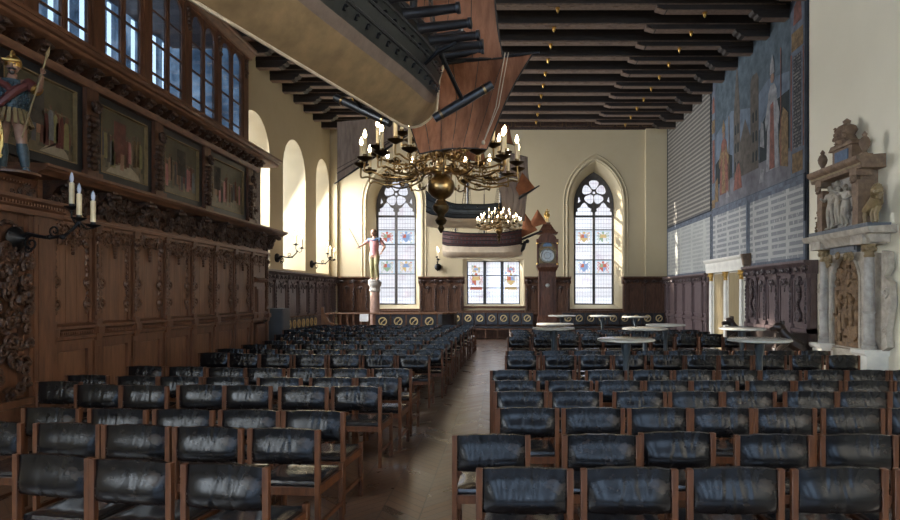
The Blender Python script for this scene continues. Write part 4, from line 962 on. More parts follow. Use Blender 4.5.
for s,e,w in ((1,(.20,-.05,.735),(.235,-.16,.855)),(-1,(-.20,0,.64),(-.19,-.10,.50))):
    m=MB(); S=Vector((s*.108,0,.80))*hA; E=Vector(e)*hA; m.tube([S,S.lerp(E,.5),S.lerp(E,.8)],[.075,.066,.060],10)
    q=m.build('sleeve',mats['redcloth'],A)
    m=MB(); d=(E-S).normalized(); p=S.lerp(E,.82); m.tube([p-d*.015,p+d*.02],[.068,.064],10); m.build('gold_cuff',mats['gold'],q)
hc=Vector((.012,-.025,.935))*hA
m=MB(); m.lathe([(.079,-.01),(.082,.03),(.076,.07),(.05,.105),(.015,.125)],(hc.x,hc.y+.01,hc.z),14); m.box(hc.x-.08,hc.x+.08,hc.y-.115,hc.y-.05,hc.z+.028,hc.z+.045)
for j in range(9):
    a=-1.0+j*.33; m.ell((hc.x,hc.y+.01+.115*sin(a),hc.z+.03+.115*cos(a)),(.016,.03,.034),6,4)
m.build('helmet',mats['gold'],A)
m=MB(); m.ell((hc.x,hc.y-.062,hc.z-.048),(.045,.02,.014),8,5); m.ell((hc.x,hc.y-.055,hc.z-.085),(.028,.022,.03),8,5); m.build('moustache',mats['inkdark'],A)
m=MB(); a=Vector((.235,-.175,.855))*hA; dn=Vector((-.20,-.02,-.86)); m.tube([a+dn*.86,a+dn*.3,a,a-dn*.22],.009,8); m.tube([a-dn*.22,a-dn*.27,a-dn*.40],[.010,.020,.002],6); m.build('spear',mats['stonegold'],A)
m=MB(); m.T=lambda u,v,z:(-.17+u*.9,-.20-v,z)
pts=[(.15*cos(t*pi/10)*(1 if True else 0),.36+.30*sin(t*pi/10)) for t in range(20)]; m.prism(pts,-.015,.02)
m.torus((0,.02,.36),.11,.018,16,6); carve(m,-.11,.11,.14,.58,.02,22,.04,random.Random(3)); m.build('shield',mats['gold'],A)
for s,(k,an) in ((1,((.075,-.05,.285),(.10,-.02,.05))),(-1,((-.065,-.02,.285),(-.07,.02,.05)))):
    m=MB(); K=Vector(k)*hA; B=Vector(an)*hA; m.tube([K.lerp(B,.1),K.lerp(B,.4),K.lerp(B,.95)],[.052,.058,.042],10); m.tube([B+Vector((0,.02,-.02)),B+Vector((s*.02,-.11,-.035))],[.045,.034],8); m.build('boot',mats['armour'],A)
m=MB(); m.lathe([(.27,0),(.27,.025),(.25,.035)],(0,-.0,-.012),16); m.build('base',mats['oak'],A)

# ------------------------------------------------------------------ statue on the column
cx,cy=PX(375,21),21.0
o=thing('stone_column','round reddish stone column carrying the painted statue, inside the railing','column',(cx,cy,0))
m=MB(); m.lathe([(.22,0),(.22,.18),(.19,.22),(.17,.26)],(0,0,0),20); m.build('base',mats['stoneg'],o)
m=MB(); m.lathe([(.165,.25),(.165,1.0),(.155,1.78)],(0,0,0),20); m.build('shaft',mats['marble'],o)
m=MB(); m.lathe([(.16,1.76),(.185,1.79),(.185,1.83),(.165,1.86),(.175,1.93),(.215,1.98),(.225,2.05),(.225,2.10),(.14,2.12)],(0,0,0),20); m.build('capital',mats['stoneg'],o)
hS=1.74; S=thing('standing_statue','painted statue of a person in pink doublet on the column, holding a slanting staff','statue',(cx-.02,cy,2.125),radians(-12))
pb=person(hS,(.17,-.05,.555),(.205,.03,.67),(-.275,-.08,.665),(-.185,-.02,.735),LK=(.055,-.03,.285),RK=(-.035,-.03,.285),LF=(.075,.0,.03),RF=(-.045,.01,.03),bend=(.0,0,0),head=(-.008,-.008,0))
pb.build('body',mats['skin'],S)
m=MB(); m.grid(lambda s,t:((.086+.014*sin(t*pi))*hS*cos(2*pi*s)*(1-.08*t)*(1-.22*sin(pi*min(1,t*1.6))),(.072+.012*sin(t*pi))*hS*sin(2*pi*s),(.50+.318*t)*hS),20,10)
for s,e in ((1,(.205,.03,.67)),(-1,(-.185,-.02,.735))):
    a=Vector((s*.105,0,.80))*hS; E=Vector(e)*hS; m.tube([a,a.lerp(E,.55),a.lerp(E,.75)],[.074,.060,.055],10)
m.build('doublet',mats['pinkcloth'],S)
m=MB(); m.tube([Vector((x,y,z))*hS for x,y,z in ((.07,-.06,.80),(.0,-.075,.79),(-.07,-.06,.80),(-.09,.04,.815),(.0,.075,.82),(.09,.04,.815),(.07,-.06,.80))],.03,6,False); m.tube([(-.13*hS,.0,.795*hS),(.13*hS,0,.795*hS)],.085,8); m.build('dark_shoulder_cape',mats['dialblue'],S)
for s,k,an in ((1,(.055,-.03,.285),(.075,.0,.06)),(-1,(-.035,-.03,.285),(-.045,.01,.06))):
    m=MB(); hp=Vector((s*.052,0,.49))*hS; K=Vector(k)*hS; B=Vector(an)*hS; m.tube([hp,hp.lerp(K,.5),K,K.lerp(B,.4),B],[.108,.092,.070,.070,.048],12); m.build('hose',mats['olive'],S)
hc=Vector((-.008,-.02,.935))*hS
m=MB(); m.ell((hc.x,hc.y+.025,hc.z+.03),(.095,.095,.105),12,8)
for s in (-1,1): m.ell((hc.x+s*.075,hc.y+.03,hc.z-.05),(.035,.05,.075),7,5)
m.build('hair',mats['muralgold'],S)
m=MB(); a=Vector((-.275,-.09,.665))*hS; dv=Vector((-.50,0,.86)).normalized(); m.tube([a-dv*.10,a+dv*.72],.014,7); m.build('staff',mats['spar'],S)
m=MB(); m.lathe([(.20,0),(.20,.04),(.17,.06)],(0,-.03,-.02),14); m.build('base',mats['stoneg'],S)

# ------------------------------------------------------------------ stone monument
MO=thing('stone_monument','tall carved stone monument with arched ochre relief and columns on the right wall','monument',(XR,10.97,0)); UC=10.97; MZ=lambda z: z if z<2.84 else 2.84+(z-2.84)*.83; T=lambda u,v,z:(XR-.004-v*.9, UC+.13+(u-UC)*.88, MZ(z))
b=lambda m,n,mt,p=MO,**k: m.build(n,mats[mt],p,True,**k)
def lt(m,prof,u,v,z,n=14):
    q=MB(); q.lathe(prof,(0,0,0),n); m.merge(q,lambda x,y,zz:(u+x,v+y,z+zz))
m=MB(T); m.box(UC-1.0,UC+1.0,0,.10,0,2.35); b(m,'back_wall','stone')
m=MB(T); m.box(UC-.5,UC+.62,.10,.16,0,.62); m.box(UC-.55,UC+.66,.10,.20,.62,.68); b(m,'plinth','stone')
for s in (-1,1):
    u=UC+s*.82
    m=MB(T); m.box(u-.20,u+.20,0,.40,0,.64); m.box(u-.23,u+.23,0,.43,0,.10); m.profile([(0,.64),(.42,.64),(.46,.68),(.46,.74),(0,.74)],u-.24,u+.24); pd=b(m,'pedestal','whitestone')
    m=MB(T); lt(m,[(.13,0),(.13,.05),(.105,.07),(.12,.11),(.095,.14),(.098,.6),(.085,1.56)],u,.24,.74); m.torus((u,.24,1.36),.098,.02,14,6,'z'); c=b(m,'column','stoneg')
    m=MB(T); lt(m,[(.085,0),(.10,.03),(.085,.05),(.09,.12),(.13,.21),(.14,.25)],u,.24,2.28)
    for k in range(8): m.ell((u+.105*cos(k*.785),.24+.105*sin(k*.785),2.42),(.035,.035,.05),6,4)
    b(m,'capital','stonegold',c)
    m=MB(T); w=[(u+s*.22,.72),(u+s*.40,.80),(u+s*.34,1.0),(u+s*.50,1.5),(u+s*.46,1.85),(u+s*.30,1.95),(u+s*.42,2.1),(u+s*.40,2.35),(u+s*.22,2.38)]
    m.prism(w,.02,.14); scroll(m,(u+s*.36,1.7),.10,s,1.3,.03,.15,12,0); scroll(m,(u+s*.34,1.05),.07,-s,1.3,.025,.15,12,0); b(m,'scrolled_wing','stone')
# arched recess with relief
ar=round_arch(UC-.50+.10,UC+.50+.10,1.86,14); uu=UC+.10
outer=[(UC-.62,.70),(UC-.62,2.40),(UC+.76,2.40),(UC+.76,.70)]
plate(outer,[[(uu-.50,.72)]+ar+[(uu+.50,.72)]],.09,.20,T).build('arch_wall',mats['stone'],MO,True)
m=MB(T); 
m.tube([(u,.20,z) for u,z in [(uu-.55,.72)]+round_arch(uu-.55,uu+.55,1.86,14)+[(uu+.55,.72)]],.035,6); b(m,'arch_moulding','stone')
m=MB(T); m.box(uu-.51,uu+.51,.08,.112,.68,2.42); rp=b(m,'relief_slab','alab')
r=random.Random(9)
m=MB(T)
carve(m,uu-.40,uu+.40,1.85,2.2,.13,26,.07,r); m.box(uu-.46,uu+.46,.12,.16,1.74,1.79)
for (x0,x1,z0,z1) in ((uu-.46,uu-.40,.72,1.74),(uu+.40,uu+.46,.72,1.74),(uu-.46,uu+.46,.72,.80)): m.box(x0,x1,.12,.16,z0,z1)
m.box(uu-.42,uu+.05,.12,.19,.92,1.10)
for k in range(42):
    u=r.uniform(uu-.36,uu+.36); z=r.uniform(.85,1.68); m.ell((u,.14,z),(r.uniform(.03,.075),.05,r.uniform(.05,.11)),7,5)
for (u,z,h) in ((uu-.22,1.1,.5),(uu+.02,1.05,.55),(uu+.2,.95,.5),(uu-.05,1.25,.45)):
    m.tube([(u,.15,z),(u+.02,.17,z+h*.45),(u,.17,z+h*.75)],[h*.16,h*.15,h*.10],7); m.ell((u,.18,z+h*.9),(h*.08,h*.08,h*.11),8,5); m.tube([(u,.18,z+h*.7),(u+.12,.2,z+h*.55),(u+.2,.2,z+h*.7)],h*.05,5)
b(m,'relief_figures','alab',rp)
m=MB(T); m.box(uu-.5,uu+.5,.16,.24,2.40,2.62); m.box(uu-.44,uu+.44,.24,.26,2.43,2.59); b(m,'inscribed_tablet','slate')
m=MB(T)
for k in (-1,0,1): mask(m,uu+k*.30,.34,2.33 if k else 2.36,.07)
for s in (-1,1): carve(m,uu+s*.42-.1,uu+s*.42+.1,2.2,2.38,.31,8,.045,r)
b(m,'gilt_cherub','stonegold')
m=MB(T); prof=[(0,2.52),(.36,2.52),(.38,2.58),(.42,2.62),(.46,2.66),(.46,2.70),(0,2.74)]; m.profile(prof,UC-1.08,UC+1.08)
for s in (-1,1): m.box(UC+s*.78-.2,UC+s*.78+.2,0,.46,2.50,2.68)
m.profile([(0,2.66),(.48,2.66),(.52,2.71),(.52,2.76),(0,2.79)],UC-1.28,UC+1.24); b(m,'entablature','stone')
m=MB(T); m.box(UC-1.1,UC+1.1,0,.44,2.78,2.84); b(m,'slate_step','slate')
# upper storey
m=MB(T); m.box(UC-.66,UC+.70,0,.20,2.84,4.0); m.box(UC-.70,UC-.55,0,.34,2.84,4.0); b(m,'upper_block','stoneb')
m=MB(T); m.box(UC-.5,UC+.6,.20,.235,2.86,3.92); b(m,'upper_relief','stoneg')
for s in (-1,1):
    m=MB(T); u=UC+s*.66
    m.prism([(u-.10,2.84),(u+.10,2.84),(u+s*.02+.09,3.2),(u+.12,3.6),(u+.10,3.75),(u-.10,3.75),(u-.12,3.6),(u+s*.02-.09,3.2)],.20,.42); mask(m,u,.45,3.78,.09); m.box(u-.12,u+.12,.15,.46,3.84,3.98); b(m,'herm','stoneb')
m=MB(T); m.profile([(0,3.96),(.44,3.96),(.46,4.02),(.46,4.06),(.52,4.10),(.55,4.14),(.55,4.20),(0,4.24)],UC-.95,UC+.97); b(m,'upper_cornice','stoneb')
m=MB(T); m.profile([(.46,4.02),(.475,4.02),(.475,4.06),(.46,4.06)],UC-.93,UC+.95); b(m,'gilt_fillet','stonegold')
for s in (-1,1):
    m=MB(T); lt(m,[(.06,0),(.06,.06),(.03,.09),(.085,.2),(.10,.28),(.07,.36),(.035,.40),(.05,.44),(.01,.5)],UC+s*.78,.30,4.22); m.box(UC+s*.78-.1,UC+s*.78+.1,.2,.4,4.18,4.26); b(m,'urn','stoneb')
m=MB(T); m.box(UC-.34,UC+.38,0,.30,4.22,4.58); m.prism([(UC-.44,4.58),(UC+.48,4.58),(UC+.38,4.68),(UC-.34,4.68)],0,.34); b(m,'crest_block','stoneb')
m=MB(T); m.box(UC-.22,UC+.26,.30,.32,4.28,4.52); b(m,'crest_tablet','dialblue')
m=MB(T); m.lathe; 
lt(m,[(.16,0),(.2,.08),(.15,.2),(.2,.30),(.17,.38),(.06,.44),(.08,.50),(.01,.56)],UC+.02,.2,4.66,12); carve(m,UC-.2,UC+.25,4.66,5.0,.33,24,.06,r); mask(m,UC+.02,.36,4.88,.10); b(m,'crest','stoneb')
for s,(du,z0) in enumerate(((-1.02,2.84),(1.0,2.84))):             # gilt armorial lion and shield at the two ends
    m=MB(T); u=UC+du
    if s==0:
        m.tube([(u+.30,.24,3.10),(u+.12,.25,3.16),(u-.06,.27,3.24),(u-.14,.30,3.34)],[.11,.12,.13,.10],9); m.ell((u-.20,.33,3.44),(.085,.09,.10),9,6); m.ell((u-.27,.37,3.41),(.06,.06,.05),8,5)
        for q in range(14):
            an=q*pi/7; m.ell((u-.14+.115*cos(an),.30,3.42+.13*sin(an)),(.05,.055,.055),6,4)
        for q in (-.16,-.04,.20,.32): m.tube([(u+q,.27,3.14),(u+q-.01,.33,3.0),(u+q-.03,.33,2.86),(u+q-.09,.36,2.855)],[.055,.042,.035,.03],7)
        m.tube([(u+.36,.22,3.12),(u+.44,.22,3.24),(u+.38,.22,3.40),(u+.42,.22,3.48)],[.03,.022,.022,.04],6); b(m,'carved_lion','stonegold')
    else:
        m.ell((u,.22,3.06),(.14,.07,.2),9,6); mask(m,u,.26,3.32,.08); carve(m,u-.16,u+.16,2.9,3.25,.26,14,.05,r); b(m,'armorial_shield','muralgold')
def mfig(u,v,z,h,mt,rz,**k):
    pb=person(h,**k); m=MB(); c,s=cos(rz),sin(rz)
    # face the room (-x): rotate -y facing to -x
    for i,p in enumerate(pb.v):
        x,y,zz=p; x,y=x*c-y*s,x*s+y*c; pb.v[i]=(XR-v*.9+y, UC+.13+(u-x-UC)*.88, MZ(z+zz))
    o=pb.build('carved_figure',mats[mt],MO,True); return o
mfig(UC+.32,.36,2.84,.98,'stone',.2,LH=(.16,-.10,.56),LE=(.18,0,.68),RH=(-.10,-.14,.70),RE=(-.18,-.02,.66))
mfig(UC+.04,.36,2.90,.98,'stone',-.1,LH=(.12,-.16,.78),LE=(.19,-.06,.70),RH=(-.14,-.08,.52),RE=(-.17,0,.66))
mfig(UC-.26,.38,2.84,.92,'stone',.3,LH=(.08,-.16,.62),LE=(.18,-.04,.68),RH=(-.22,-.10,.85),RE=(-.19,-.02,.76),LK=(.10,-.13,.30))
m=MB(T)
for k in range(30): 
    u=r.uniform(UC-.45,UC+.55); m.ell((u,.26,r.uniform(2.88,3.35)),(r.uniform(.04,.09),.06,r.uniform(.05,.11)),7,5)
for k in range(14):
    u=r.uniform(UC-.45,UC+.55); m.ell((u,.24,r.uniform(3.4,3.9)),(r.uniform(.03,.06),.04,r.uniform(.04,.08)),6,4)
b(m,'relief_ornament','stoneg')

# ------------------------------------------------------------------ longcase clock
K=thing('longcase_clock','very tall mahogany longcase clock with silvered dial and gilt figure on top','clock',(PX(547,22.7),22.7,0))
b=lambda m,n,mt,p=K,**k: m.build(n,mats[mt],p,**k)
m=MB(); m.frustum(-.42,.42,-.28,.28,0,.12,-.02); m.frustum(-.40,.40,-.27,.27,.12,.78,-.05); m.frustum(-.35,.35,-.22,.22,.78,.92,-.03); m.box(-.30,.30,-.262,-.255,.2,.7); b(m,'plinth','clockwood')
m=MB(); m.box(-.31,.31,-.20,.20,.92,2.52); m.frustum(-.31,.31,-.20,.20,2.50,2.66,.08); 
for s in (-1,1): m.box(s*.29-.02,s*.29+.02,-.215,-.20,.96,2.48)
b(m,'trunk','clockwood')
m=MB(); m.prism([(-.20,1.05),(.20,1.05),(.20,2.25)]+[(.2*cos(t*pi/8),2.25+.14*sin(t*pi/8)) for t in range(1,8)]+[(-.20,2.25)],-.235,-.20); m.prism([(-.15,1.12),(.15,1.12),(.15,2.2),(-.15,2.2)],-.248,-.235); dr=b(m,'trunk_door','clockwood')
m=MB(); m.lathe([(.075,0),(.075,.02),(.05,.03)],(0,0,0),16); q=MB(); q.merge(m,lambda x,y,z:(x,-.248-z,2.0+y)); b(q,'lenticle','silver',dr)
m=MB(); m.box(-.40,.40,-.27,.22,2.66,2.74); m.box(-.36,.36,-.20,.20,2.74,3.62)
m.prism([(-.40,3.55),(.40,3.55),(.40,3.68)]+[(.33*cos(t*pi/10),3.68+.20*sin(t*pi/10)) for t in range(0,11)]+[(-.40,3.68)],-.27,.22); hd=b(m,'hood','clockwood')
m=MB(); m.prism([(-.31,2.80),(.31,2.80),(.31,3.36)]+[(.25*cos(t*pi/10),3.40+.20*sin(t*pi/10)) for t in range(0,11)]+[(-.31,3.36)],-.215,-.20); b(m,'dial_plate','brassd',hd)
m=MB(); m.torus((0,-.22,3.08),.235,.03,28,5); m.prism([(.22*cos(t*pi/12),3.08+.22*sin(t*pi/12)) for t in range(24)],-.222,-.216); dl=b(m,'dial','silver',hd)
m=MB()
for k in range(12):
    a=k*pi/6; m.bar((.18*cos(a),-.228,3.08+.18*sin(a)),(.225*cos(a),-.228,3.08+.225*sin(a)),.016,.004)
m.bar((0,-.236,3.08),(.15,-.236,3.17),.014,.005); m.bar((0,-.240,3.08),(-.05,-.240,3.21),.018,.005); m.torus((0,-.224,3.08),.12,.006,20,4); b(m,'clock_hands','inkdark',dl)
m=MB(); m.prism([(.17*cos(t*pi/10),3.41+.15*sin(t*pi/10)) for t in range(0,11)],-.225,-.214); b(m,'moon_dial','dialblue',hd)
for s in (-1,1):
    m=MB(); m.lathe([(.035,0),(.035,.04),(.022,.06),(.022,.72),(.035,.75),(.035,.8)],(s*.365,-.235,2.75),10); c=b(m,'hood_column','clockwood',hd)
    for z in (2.75,3.50): 
        m=MB(); m.lathe([(.04,0),(.045,.03),(.03,.06)],(s*.365,-.235,z),10); b(m,'gilt_mount','gold',hd)
m=MB(); m.frustum(-.36,.36,-.22,.20,3.86,3.94,.03); m.frustum(-.33,.33,-.20,.18,3.94,4.08,-.10); m.frustum(-.23,.23,-.13,.11,4.08,4.24,-.09); m.box(-.12,.12,-.09,.07,4.24,4.30); b(m,'pagoda_top','clockwood')
pb=person(.50,LH=(.14,-.1,.9),LE=(.16,-.02,.78),RH=(-.15,-.08,.55),RE=(-.17,0,.66)); q=MB(); q.merge(pb,lambda x,y,z:(x,y-.01,4.30+z)); 
for s in (-1,1): q.ell((s*.06,.04,4.56),(.05,.02,.09),6,4)
b(q,'gilt_figure','gold')

# ------------------------------------------------------------------ benches with ring and key marks
def emblem(T,u,z,r,parent):
    m=MB(T); m.torus((u,.012,z),r,r*.16,20,6); m.bar((u-r*.45,.012,z-r*.45),(u+r*.4,.012,z+r*.4),r*.22,.012,(0,1,0))
    m.ell((u+r*.42,.012,z+r*.42),(r*.22,.012,r*.22),7,5); m.bar((u-r*.45,.012,z-r*.45),(u-r*.15,.012,z-r*.65),r*.2,.012,(0,1,0))
    return m.build('ring_emblem',mats['gold2'],parent,True)
mats['gold2']=M('gold_leaf_print',(.62,.47,.22),(.50,.36,.15),12,.45,bump=.05)
def bench(label,T,loc,u0,u1,n,back_v,seat,top=.97,legs=True):
    o=thing('leather_bench',label,'bench',loc); 
    w=(u1-u0)/n; T2=lambda u,v,z:T(u,back_v+v,z)
    for i in range(n):
        a,c=u0+i*w+.015,u0+(i+1)*w-.015
        m=MB(T2); m.box(a,c,-.05,0,.52,top); p=m.build('back_panel',mats['benchleather'],o,True,bevel=.012); emblem(T2,(a+c)/2,(.52+top)/2+.02,.115,p)
    m=MB(T2); m.box(u0,u1,-.03,seat,.40,.47); m.build('seat',mats['benchleather'],o,True,bevel=.02)
    m=MB(T2); m.box(u0,u1,-.07,.02,top,top+.035); m.box(u0,u1,seat-.05,seat,.34,.40); m.build('rail',mats['dwood'],o,True)
    for i in range(n+1):
        u=u0+i*w; m=MB(T2); m.box(u-.025,u+.025,-.08,-.03,0,top); m.box(u-.025,u+.025,seat-.06,seat-.01,0,.40); m.box(u-.02,u+.02,-.03,seat-.06,.10,.15); m.build('frame',mats['dwood'],o,True)
    m=MB(T2); m.box(u0,u1,.10,.12,.02,.36); m.build('skirt_board',mats['dwood'],o,True)
    return o
bench('long dark leather bench with gold ring marks under the low window, left of the clock',TB(YB),(-.7,23.3,0),-2.45,1.15,8,.42,.45)
bench('long dark leather bench with gold ring marks right of the clock, behind tables',TB(YB),(4.1,23.3,0),2.25,6.15,9,.42,.45)
bench('dark leather bench with gold ring marks along the left wall',TL(XL),(-6.3,19.3,0),17.4,21.2,9,.30,.48)
# ------------------------------------------------------------------ railed enclosure round the column
o=thing('railed_bench','brown railed enclosure with balusters and gold-ringed leather backs around the column','enclosure',(-3.9,20,0))
T=TB(20.0); X0,X1,X2=-5.72,-4.12,-2.12
m=MB(T); m.profile([(-.06,1.03),(.06,1.03),(.07,1.05),(.06,1.08),(-.06,1.08)],X0,X2)
arc=[(X2+.55*sin(t*pi/12),20+.9*(1-cos(t*pi/12))) for t in range(7)]
m.T=None
for p,q in zip(arc[:-1],arc[1:]): m.bar((p[0],p[1],1.055),(q[0],q[1],1.055),.12,.05)
m.build('top_rail',mats['railwood'],o,True)
m=MB(T); m.box(X0,X1,-.03,.03,.55,.62); m.box(X0,X1,-.03,.03,.05,.12); m.build('lower_rail',mats['railwood'],o,True)
for i in range(8):
    u=X0+.05+i*(X1-X0-.1)/7; m=MB(T); m.box(u-.028,u+.028,-.028,.028,.05,1.03); m.build('baluster',mats['railwood'],o,True)
m=MB(T); m.prism([(X0-.12,0),(X0+.0,0),(X0+.30,.55),(X0+.42,.62),(X0+.40,.70),(X0+.15,.78),(X0+.0,1.02),(X0-.04,1.26),(X0-.12,1.26)],.03,.10); m.build('sloping_end',mats['railwood'],o,True)
n=4; w=(X2-X1)/n
for i in range(n):
    a,c=X1+i*w+.02,X1+(i+1)*w-.02; m=MB(T); m.box(a,c,-.03,.04,.50,1.02); p=m.build('back_panel',mats['benchleather'],o,True,bevel=.012)
    emblem(lambda u,v,z:T(u,v+.04,z),(a+c)/2,.80,.12,p)
for i,(p,q) in enumerate(zip(arc[:-1],arc[1:])):
    m=MB(); m.bar((p[0],p[1],.76),(q[0],q[1],.76),.05,.52); m.build('curved_back_panel',mats['benchleather'],o,True)
for u in (X1,X1+w,X1+2*w,X1+3*w,X2): 
    m=MB(T); m.box(u-.02,u+.02,-.04,.035,0,1.03); m.build('post',mats['dwood'],o,True)
m=MB(T); m.box(X1,X2,.04,.07,.02,.5); m.build('skirt_board',mats['dwood'],o,True)
m=MB(); m.box(-.14,.14,-.012,.012,0,.24); o=tag(m.build('paper_notice',mats['paper']),'white paper notice leaning on the enclosure rail beside the leather backs','notice'); o.location=(PX(364,19.9),19.9,.80); o.rotation_euler=(radians(-8),0,0)

# ------------------------------------------------------------------ grey cabinet
o=thing('grey_cabinet','plain grey metal floor cabinet at the far end of the gallery','cabinet',(-5.98,16.45,0))
m=MB(); m.box(-.24,.22,-.28,.28,.03,1.27); m.build('body',mats['greycab'],o,bevel=.008)
m=MB(); m.box(-.24,.22,-.30,-.28,.06,1.24); m.build('front_panel',mats['greycab'],o)
m=MB(); m.box(.22,.235,-.25,.25,.06,1.24); m.build('side_panel',mats['greycab'],o)
m=MB(); m.box(-.26,.24,-.30,.30,1.27,1.295); m.build('top',mats['greycab'],o)
m=MB(); m.box(-.22,.20,-.26,.26,0,.03); m.build('base',mats['iron'],o)

# ------------------------------------------------------------------ carved bench with beast ends, right wall
o=thing('carved_bench','dark carved wooden bench with beast-headed ends in front of the right wall panelling','bench',(5.75,13.5,0))
T=TR(5.98); 
m=MB(T); m.box(12.25,14.9,0,.06,.30,.80); m.box(12.25,14.9,-.02,.07,.80,.86); m.build('back',mats['blackoak'],o,True)
m=MB(T); m.box(12.25,14.9,0,.55,.42,.48); m.box(12.25,14.9,.46,.50,.10,.42); m.build('seat',mats['blackoak'],o,True)
r=random.Random(21)
for u in (12.22,14.9):
    m=MB(T); m.prism([(u-.05,0),(u+.05,0),(u+.05,.9),(u-.05,.9)],-.02,.62); e=m.build('bench_end',mats['blackoak'],o,True)
    m=MB(T)
    m.tube([(u,.15,.62),(u,.34,.74),(u,.46,.90),(u,.50,.98)],[.14,.13,.10,.085],9); m.ell((u,.54,1.02),(.095,.12,.095),9,6); m.tube([(u,.58,1.0),(u,.72,.96)],[.06,.042],8)
    for s in (-1,1): m.ell((u+s*.06,.48,1.10),(.025,.03,.05),6,4); m.tube([(u+s*.07,.40,.72),(u+s*.10,.58,.60),(u+s*.09,.62,.46)],[.055,.05,.05],7); m.ell((u+s*.045,.63,1.05),(.014,.014,.014),6,4)
    m.tube([(u,.1,.60),(u,-.02,.72),(u,.06,.86)],[.05,.04,.05],7)
    carve(m,u-.12,u+.12,.1,.6,.64,16,.06,r); m.build('carved_beast',mats['blackoak'],e,True)

# ------------------------------------------------------------------ wall sconces
def sconce(label,loc,rz,n,lit,arm=.70,sc=1.0):
    """plate at origin, arm along local +x"""
    o=thing('wall_sconce',label,'sconce',loc,rz,'wall sconces'); S=lambda p:tuple(sc*q for q in p)
    def B(m,nm,mt,p=o):
        m.v=[S(p_) for p_ in m.v]; return m.build(nm,mats[mt],p)
    m=MB(); q=MB(); q.lathe([(.13,0),(.135,.02),(.10,.045),(.06,.06),(.03,.10),(.01,.12)],(0,0,0),14); m.merge(q,lambda x,y,z:(z,x,y)); B(m,'wall_plate','iron')
    m=MB(); L=arm; m.tube([(.05,0,0),(.15,0,.05),(.28,0,.02),(.42,0,.0),(L*.78,0,.03),(L*.93,0,.12),(L,0,.20)],[.026,.024,.020,.020,.018,.018,.02],7)
    q=MB(); scroll(q,(.20,-.06),.09,1,1.4,.014,0,14,pi/2); scroll(q,(.16,-.12),.05,-1,1.2,.012,0,10,0); scroll(q,(L*.62,.08),.07,-1,1.3,.012,0,12,-pi/2); m.merge(q)
    for x in (.42,L*.74): m.ell((x,0,.01),(.035,.03,.03),8,5)
    B(m,'arm','iron')
    pos={2:[(-.06,.0),(.10,.06)],3:[(-.11,.02),(.035,-.05),(.14,.03)]}[n]
    hs=(.08,-.06,-.13) if n==3 else (.10,0,0)
    for i,(dx,dy) in enumerate(pos):
        h=hs[i]; x,y,z=L+dx,dy,.24+h
        m=MB(); m.lathe([(.012,0),(.03,.01),(.075,.03),(.08,.04),(.03,.035),(.028,.07)],(x,y,z),12); m.tube([(L,0,.18),((L+x)/2,y*.5,.14+h*.3),(x,y,.19+h*.6),(x,y,z+.01)],.011,6); p=B(m,'drip_pan','iron')
        m=MB(); m.lathe([(.027,.06),(.027,.31),(.018,.315)],(x,y,z),10); B(m,'candle','candle',p)
        m=MB(); m.lathe([(.012,.315),(.021,.345),(.022,.37),(.013,.41),(.002,.435)],(x,y,z),10); B(m,'bulb','bulb' if lit else 'bulboff',p)
    return o
sconce('black iron sconce with three unlit candle bulbs on the carved portal',(-5.59,7.10,2.30),radians(-4),3,False,.78)
sconce('lit iron sconce with two candles on the first pier beyond the gallery',(XL+.02,18.2,2.74),radians(-18),2,True,.72)
sconce('lit iron sconce with three candles on the pier nearest the left corner',(XL+.02,21.5,2.72),radians(-15),3,True,.72)
sconce('small lit two-candle sconce on the end wall beside the left tall window',(PX(438,24),YB-.02,2.73),radians(-90),2,True,.30)

# ------------------------------------------------------------------ pedestal tables
def table(px,py,w,label,top='tabletop'):
    Y=.575*F/(py-VY); o=thing('pedestal_table',label,'table',(PX(px,Y),Y,0),0,'round standing tables'); R=w*Y/F/2
    m=MB(); m.lathe([(R-.012,1.055),(R,1.062),(R,1.082),(R-.012,1.09)],(0,0,0),36); m.build('table_top',mats[top],o)
    m=MB(); m.lathe([(.15,1.03),(.15,1.055)],(0,0,0),16); m.lathe([(.035,.06),(.04,.45),(.05,.50),(.04,.55),(.036,.85),(.05,.90),(.065,.98),(.06,1.04)],(0,0,0),14); m.build('column',mats['tableleg'],o)
    m=MB()
    for k in range(3):
        a=k*2*pi/3+.5; m.tube([(.03*cos(a),.03*sin(a),.16),(.15*cos(a),.15*sin(a),.10),(.27*cos(a),.27*sin(a),.02)],[.03,.025,.02],7)
    m.lathe([(.06,.02),(.06,.08),(.04,.14)],(0,0,0),14); m.build('foot',mats['tableleg'],o)
    return o
table(626,339.5,57,'grey round standing table in front of the others, amid the chairs right of the aisle')
table(759.5,339.8,61,'grey round standing table nearest the stone monument')
table(742,328.6,45,'pale round standing table in front of the white doorway','tabletopw')
table(553.5,328.3,42.5,'grey round standing table next to the aisle, nearest of the pair there')
table(645,328.6,45,'grey round standing table right behind the foremost one')
table(665.5,325,39,'whitish round standing table at the right of the middle group','tabletopw')
table(555,324,37,'whitish round standing table behind the one next to the aisle','tabletopw')
table(562,315.8,27.5,'small looking whitish table in front of the clock base','tabletopw')
table(602.5,316,25,'small looking whitish table under the right tall window','tabletopw')
table(635.5,316.8,26.5,'small looking whitish table in front of the right end of the back bench','tabletopw')
